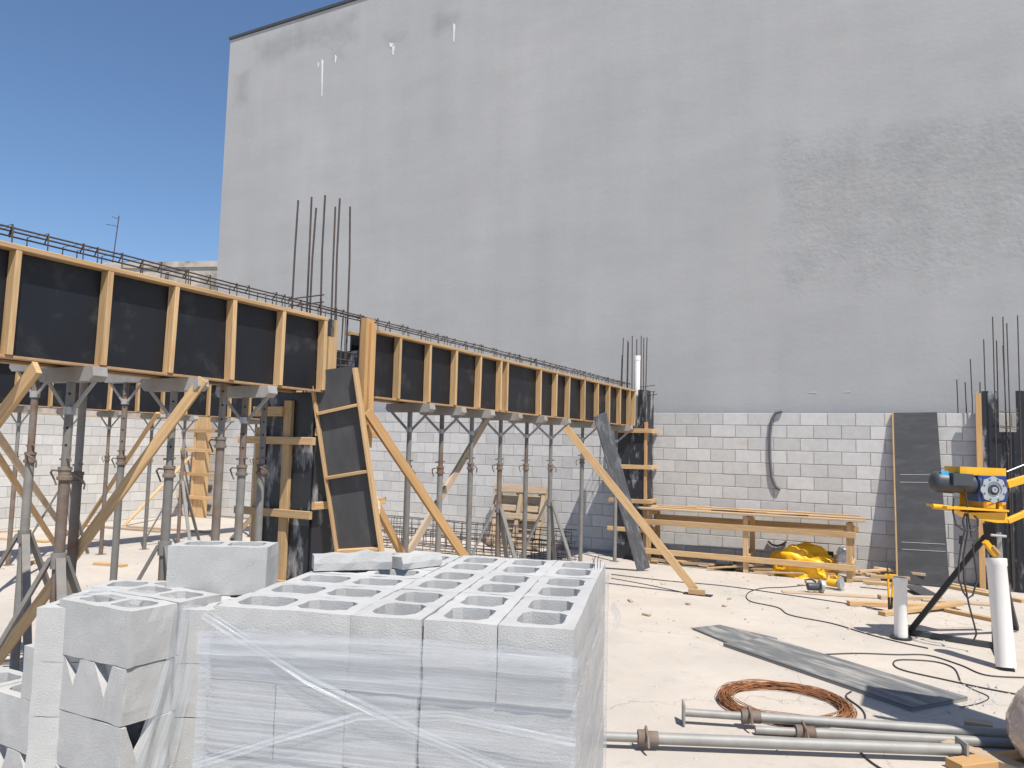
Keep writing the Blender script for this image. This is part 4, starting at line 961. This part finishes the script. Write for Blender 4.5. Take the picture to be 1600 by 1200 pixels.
def rough_block(seed, notches=()):
    """weathered copy: uneven arrises; notches = (axis, centre, half width, depth) wedges broken out of a shell"""
    me = BASE_BLOCK.copy()
    if notches:
        tmp = bpy.data.objects.new('tmp', me); COL.objects.link(tmp); cut = []
        for ax, c, hw, dp in notches:
            mb = MB(); z = .096
            if ax == 'y': mb.prism([(c-hw, -.11, z), (c+hw, -.11, z), (c+hw*.35, -.11, z-dp)], (0, .05, 0))
            else: mb.prism([(.15, c-hw, z), (.15, c+hw, z), (.15, c-hw*.2, z-dp)], (.06, 0, 0))
            co = bpy.data.objects.new('cut', mb.mesh('cut')); COL.objects.link(co); cut.append(co)
            md = tmp.modifiers.new('b', 'BOOLEAN'); md.object = co; md.operation = 'DIFFERENCE'; md.solver = 'EXACT'
        dg = bpy.context.evaluated_depsgraph_get(); dg.update()
        me = bpy.data.meshes.new_from_object(tmp.evaluated_get(dg))
        bpy.data.objects.remove(tmp)
        for co in cut: bpy.data.objects.remove(co)
    from mathutils import noise
    bm = bmesh.new(); bm.from_mesh(me); bmesh.ops.subdivide_edges(bm, edges=[e for e in bm.edges if e.calc_length() > .03], cuts=3, use_grid_fill=True)
    for v in bm.verts:
        p = v.co.copy(); q = p*28+Vector((seed*7.1, seed, 0))
        v.co += Vector((noise.noise(q), noise.noise(q+Vector((9, 0, 0))), noise.noise(q+Vector((0, 9, 0)))))*.0022
        e_ = (abs(abs(p.x)-.195) < .001)+(abs(abs(p.y)-.095) < .001)+(abs(abs(p.z)-.095) < .001)
        if e_ >= 2:
            k = max(0., noise.noise(p*17+Vector((0, seed*3.3, 4)))); v.co *= 1-.03*k
    me2 = bpy.data.meshes.new('hollow_block'); bm.to_mesh(me2); bm.free(); me2.materials.clear(); me2.materials.append(M['block']); return me2
HBKS = [rough_block(k) for k in range(4)]
NOTCH2 = rough_block(11, (('y', -.10, .045, .10), ('y', .075, .05, .11)))
NOTCH1 = rough_block(12, (('x', -.02, .06, .13),))
def put_block(label, pos, yaw, group, me=None):
    ob = bpy.data.objects.new('concrete_block', me or rnd.choice(HBKS)); COL.objects.link(ob); ob.location = pos; ob.rotation_euler = (0, 0, yaw)
    return tag(ob, label, 'concrete block', group)
# wrapped pallet
yaw = math.radians(17.3); ex = Vector((math.cos(yaw), math.sin(yaw), 0)); ey = Vector((-math.sin(yaw), math.cos(yaw), 0))
corner = V(G(897, 984, 1.34)); corner.z = 0                     # front right top corner
NL = 6; zb0 = 1.34-NL*.192
def PL(u, v): return corner-ex*(.985-u)+ey*v                    # u: 0 left .. .985 right, v: depth
crs = ['top', 'second', 'third', 'fourth', 'fifth', 'bottom']
for k in range(NL):
    zc = 1.34-.096-k*.192; sw = (k % 2 == 1)
    items = []
    for r in range(6): items.append((.21, .096+r*.193, 0., 'left stack', r))
    for c in range(3):
        for r in range(3): items.append((.407+.0965+c*.192, .1955+r*.391, math.pi/2, ['left', 'middle', 'right'][c]+' column', r))
    if sw: items = [(1.0-u, 1.172-v, a, n_, r) for u, v, a, n_, r in items]
    for u, v, a, n_, r in items:
        p = PL(u+rnd.uniform(-.002, .002), v+rnd.uniform(-.003, .003)); p.z = zc
        hv = .195 if a else .095; hu = .095 if a else .195
        nth = ['first', 'second', 'third', 'fourth', 'fifth', 'sixth', 'seventh']
        if k == 0: lb3 = 'top block of the wrapped pallet, %s, %s from the front' % (n_, nth[r])
        elif v-hv < .02: lb3 = '%s course block behind the film, %s from the left on the pallet front' % (crs[k], nth[sum(1 for i2 in items if i2[1]-(.195 if i2[2] else .095) < .02 and i2[0] < u)])
        elif u+hu > .96: lb3 = '%s course block behind the film, %s from the front on the right side' % (crs[k], nth[sum(1 for i2 in items if i2[0]+(.095 if i2[2] else .195) > .96 and i2[1] < v)])
        else: lb3 = 'hollow concrete block hidden inside the wrapped pallet'
        put_block(lb3, p, yaw+a+rnd.uniform(-.006, .006), 'blocks on the wrapped pallet')
wp = thing('wooden_pallet', 'wooden pallet under the film wrapped blocks', 'pallet', tuple(PL(.49, .59)))
for i in range(5): MB().bar(PL(.02, .06+i*.265)+up*(zb0-.012), PL(.965, .06+i*.265)+up*(zb0-.012), .1, .02).build('deck_board', 'wood_old', wp)
for u in (.06, .49, .92): MB().bar(PL(u, 0)+up*(zb0-.071), PL(u, 1.18)+up*(zb0-.071), .09, .095).build('stringer', 'wood_old', wp)
for i in range(3): MB().bar(PL(.02, .08+i*.5)+up*.012, PL(.965, .08+i*.5)+up*.012, .1, zb0*.12).build('bottom_board', 'wood_old', wp)
# stretch film round the pallet
per = [(.0, 1.185), (.0, .0), (.985, .0), (.985, 1.185), (0., 1.185)]
def film_shell(name, label, per, z0, ztop, off, seed, nz=22, step=.02):
    from mathutils import noise
    mb = MB(); rows = []; acc = 0.; cols = []
    for i in range(len(per)-1):
        a = Vector((*per[i], 0)); b = Vector((*per[i+1], 0)); L_ = (b-a).length; n = max(2, int(L_/step)); d_ = (b-a).normalized(); nn_ = Vector((d_.y, -d_.x, 0))
        for k in range(n):
            t = k/n; c = a.lerp(b, t); edge = 0.
            cols.append((c, nn_, acc+L_*t, min(t, 1-t)*L_))
        acc += L_
    for ci, (c, nn_, s_, ed) in enumerate(cols):
        zt_ = ztop(s_)+.018*noise.noise(Vector((s_*6, seed, 0)))+.008*noise.noise(Vector((s_*25, seed, 3)))
        for j in range(nz+1):
            z = z0+(zt_-z0)*j/nz
            wv = .003*noise.noise(Vector((s_*1.2, z*18+seed, 1)))+.0015*noise.noise(Vector((s_*5, z*70, seed)))
            o2 = off+max(-.006, wv)+ (.004 if ed > .03 else .0)
            cn = c+nn_*o2
            if ed < .004: cn = c+(c-Vector((.49, .59, 0))).normalized()*(off+.006)
            p = PL(cn.x, cn.y); p.z = z; mb.v.append(p)
    n = len(cols); m_ = nz+1
    for i in range(n-1):
        for j in range(nz):
            a0 = i*m_+j; s0, s1 = cols[i][2], cols[i+1][2]
            mb.face((a0, a0+m_, a0+m_+1, a0+1), [(s0, mb.v[a0].z), (s1, mb.v[a0+m_].z), (s1, mb.v[a0+m_+1].z), (s0, mb.v[a0+1].z)], True)
    return tag(single(mb, name, 'film', label, 'plastic film', tuple(PL(.5, .0))))
film_shell('stretch_film', 'clear stretch film wound round the block pallet', per, .12, lambda s_: 1.285 if s_ < 3.2 else 1.30, .010, 1.3)
def ribbon(name, label, pts, wd, nrm_, m='film', tw_amp=.5, loc=None, uvs=1.):
    from mathutils import noise
    mb = MB(); pts = [V(p) for p in pts]; N_ = 60; n_ = Vector(nrm_).normalized(); W_ = 8; tot = 0; prev = None
    for i in range(N_+1):
        t = i/N_*(len(pts)-1); k = min(int(t), len(pts)-2); c = pts[k].lerp(pts[k+1], t-k); d_ = (pts[k+1]-pts[k]).normalized()
        s_ = d_.cross(n_).normalized(); tot += 0 if prev is None else (c-prev).length; prev = c
        wv = wd*(.75+.5*abs(noise.noise(Vector((tot*3, 2.2, 0)))))
        for j in range(W_+1):
            f_ = j/W_-.5; fold = .25*wv*abs(noise.noise(Vector((tot*4, f_*7, 1.))))+.08*wv*math.sin(f_*14+tot*9)
            mb.v.append(c+s_*f_*wv+n_*(fold*tw_amp))
        if i:
            for j in range(W_):
                a0 = (i-1)*(W_+1)+j; mb.face((a0, a0+1, a0+W_+2, a0+W_+1), [(tot*uvs, j*.05), (tot*uvs, j*.05+.05), (tot*uvs+.02, j*.05+.05), (tot*uvs+.02, j*.05)], True)
    return single(mb, name, m, label, 'plastic film', loc or tuple(pts[0]))
fn = -ey
def FP(x, y, o_=.022):                                         # pixel on the pallet front plane
    d_ = V(ray(x, y)); p0 = PL(0, 0)-ey*o_; t = (p0-Vector((0, 0, H))).dot(ey)/d_.dot(ey); return Vector((0, 0, H))+d_*t
ribbon('stretch_film', 'twisted rope of film running diagonally down across the pallet front', [FP(318, 958), (FP(480, 1062)), FP(640, 1140), FP(790, 1205)], .035, fn)
ribbon('stretch_film', 'second film band rising from lower left across the pallet front', [FP(300, 1195), FP(450, 1150), FP(560, 1120), FP(700, 1118), FP(900, 1160)], .03, fn)
ribbon('stretch_film', 'thick milky film band around the upper part of the pallet front', [FP(308, 1003, .026), FP(500, 1012, .026), FP(700, 1022, .026), FP(893, 1040, .026)], .075, fn, tw_amp=.25)
ribbon('stretch_film', 'loose flap of film sticking out on the right side of the pallet', [V(G(956, 945, .95)), V(G(966, 962, .93)), V(G(962, 985, .90))], .06, (0, -1, .2))
# broken pieces on top
for lb4, p0, p1, hh in (('long broken block shell lying on top of the wrapped pallet', (490, 893), (612, 890), .055), ('shorter broken block piece right of the long shell', (628, 891), (690, 884), .045)):
    a = V(G(*p0, 1.342)); b = V(G(*p1, 1.342)); d_ = (b-a).normalized(); s_ = Vector((-d_.y, d_.x, 0)); mb = MB(); n = 7
    for i in range(n+1):
        c = a.lerp(b, i/n); wv = .10+rnd.uniform(-.006, .006)
        h0 = hh*(1+rnd.uniform(-.05, .05))*(1.22 if i == 5 else 1)
        for (v_, z_) in ((0, .001), (-.002+rnd.uniform(-.003, .003), h0*.5), (.004, h0), (wv, h0*.9), (wv, .001)): mb.v.append(c+s_*v_+up*z_)
    for i in range(n):
        for j in range(5): a0 = i*5+j; a1 = i*5+(j+1) % 5; mb.face((a0, a1, a1+5, a0+5))
    mb.face((0, 1, 2, 3, 4)); mb.face(tuple(n*5+k for k in (4, 3, 2, 1, 0)))
    single(mb, 'broken_block', 'block', lb4, 'concrete block', tuple(a))
c = V(G(925, 888, 1.345)); tb = MB()
for k in range(4): tb.path([c+ex*(.01*k), c+ex*(.01*k+rnd.uniform(-.01, .01))+up*.03, c+ex*(.012*k)+up*rnd.uniform(.03, .05)], .0012, 4)
single(tb, 'wire_tie', 'cable', 'bits of black tie wire on the far right corner of the pallet top', 'wire', tuple(c))

# stack behind left: single block on a lower wrapped pallet
sy = math.radians(31)
e1 = Vector((math.cos(sy), math.sin(sy), 0)); e2 = Vector((-math.sin(sy), math.cos(sy), 0))
bl = V(G(258, 928, 1.165)); br = V(G(415, 932, 1.165)); base = (bl+br)/2+e2*.095
put_block('single hollow block set on the lower stack behind the wrapped pallet', (base.x, base.y, 1.165+.096), sy, 'blocks on the rear stack')
def RS(u, v): return Vector((bl.x, bl.y, 0))+e1*u+e2*v
for k in range(6):
    zc = 1.165-.096-k*.192-.001
    for r in range(3):
        for c_ in range(3):
            u = -.35+.2+c_*.394; v = -.28+.098+r*.197
            p = RS(u, v)
            if (p-PL(.0, .6)).length < .3: continue
            lab = 'block in the %s course of the rear stack, row %s, %s place' % (crs[k], ['front', 'middle', 'back'][r], ['left', 'centre', 'right'][c_]) if k < 2 else 'hidden lower block of the rear stack'
            put_block(lab, (p.x, p.y, zc), sy, 'blocks on the rear stack')
# left stack, square to the yard
n0 = V(G(197, 1046, 1.0))
def LS(u, v): return Vector((n0.x-u, n0.y+v, 0))               # u to the left along -X, v away
lay = [(1.0, [(0., 0., 0)], 'top'), (.808, [(0, 0, 0), (.394, 0., 1), (0, .197, 0)], 'second'), (.616, [(0, 0, 0), (.394, 0, 0), (.79, 0, 0), (0, .197, 0), (.394, .197, 0)], 'third'),
       (.424, [(0, 0, 0), (.394, 0, 0), (.79, 0, 0), (0, .197, 0), (.394, .197, 0), (.79, .197, 0)], 'fourth'), (.232, [(0, 0, 0), (.394, 0, 0), (.79, 0, 0), (0, .197, 0), (.394, .197, 0), (.79, .197, 0)], 'fifth'), (.04, [(0, 0, 0), (.394, 0, 0), (.79, 0, 0), (0, .197, 0), (.394, .197, 0), (.79, .197, 0)], 'lowest')]
ow = ['nearest', 'next to the left', 'leftmost', 'rear right', 'rear middle', 'rear left']
for z, its, nm_ in lay:
    for i, (u, v, half) in enumerate(its):
        p = LS(u+.195 if not half else u+.098, v+.095)
        ob = put_block('%s course block of the loose stack at lower left, %s' % (nm_, ow[i]), (p.x+rnd.uniform(-.004, .004), p.y, z+.096), rnd.uniform(-.015, .015)+(math.pi/2 if half else 0), 'blocks in the loose left stack', (NOTCH2 if nm_ in ('second', 'fourth') else NOTCH1) if i == 0 and nm_ != 'top' else (NOTCH2 if nm_ == 'fourth' else None))
        if half: ob.location.y = n0.y+.195
    if z > .9:
        put_block('top course block of the loose stack at lower left, behind the nearest', (LS(.195, .295).x, LS(.195, .295).y, z+.096), .01, 'blocks in the loose left stack')
lp2 = thing('wooden_pallet', 'wooden pallet beneath the loose left stack', 'pallet', (n0.x-.5, n0.y+.2, 0))
for i in range(3): MB().bar((n0.x-1.2, n0.y+.05+i*.15, .022), (n0.x, n0.y+.05+i*.15, .022), .1, .034).build('deck_board', 'wood_old', lp2)
def LP_(x, y, o_=.02):
    d_ = V(ray(x, y)); X_ = n0.x+o_; t = X_/d_.x; return Vector((0, 0, H))+d_*t
ribbon('stretch_film', 'torn film hanging crumpled down the right side of the loose stack', [LP_(297, 945), LP_(285, 1020), LP_(268, 1090), LP_(250, 1150), LP_(235, 1205)], .14, (1, -.4, 0), tw_amp=.8)
ribbon('stretch_film', 'loose film lying over the blocks behind the loose stack', [RS(-.3, -.1)+up*1.18, RS(-.12, -.12)+up*1.185, RS(.05, -.2)+up*1.175], .2, (0, 0, 1), tw_amp=.4)

# ================================================================= CRUMBS AND DUST ON THE SLAB
def crumbs(name, mname, n, area, smin, smax, label):
    mb = MB()
    for _ in range(n):
        x0, y0, x1, y1 = area[rnd.randrange(len(area))]
        p = V(G(rnd.uniform(x0, x1), rnd.uniform(y0, y1))); r = rnd.uniform(smin, smax)*rnd.choice((.5, .7, 1, 1)); o = len(mb.v)
        for k in range(4):
            an = k*math.pi/2+rnd.uniform(-.4, .4); mb.v.append(p+Vector((math.cos(an)*r*rnd.uniform(.6, 1.2), math.sin(an)*r*rnd.uniform(.6, 1.2), .0005)))
        mb.v.append(p+Vector((rnd.uniform(-.3, .3)*r, rnd.uniform(-.3, .3)*r, r*rnd.uniform(.5, .9))))
        for k in range(4): mb.face((o+k, o+(k+1) % 4, o+4))
    ob = mb.build(name, mname); tag(ob, label, 'rubble', None, 'stuff'); return ob
crumbs('mortar_crumbs', 'block', 520, [(960, 900, 1600, 1200), (960, 890, 1350, 960), (1300, 930, 1600, 1010), (1480, 1070, 1560, 1110), (0, 840, 420, 960), (1000, 875, 1340, 912)], .006, .022, 'grey mortar crumbs scattered over the slab')
crumbs('wood_crumbs', 'wood_old', 260, [(960, 900, 1400, 1000), (1330, 890, 1560, 975), (1010, 872, 1350, 915), (0, 840, 420, 920)], .008, .03, 'wood splinters and sawdust bits scattered over the slab')
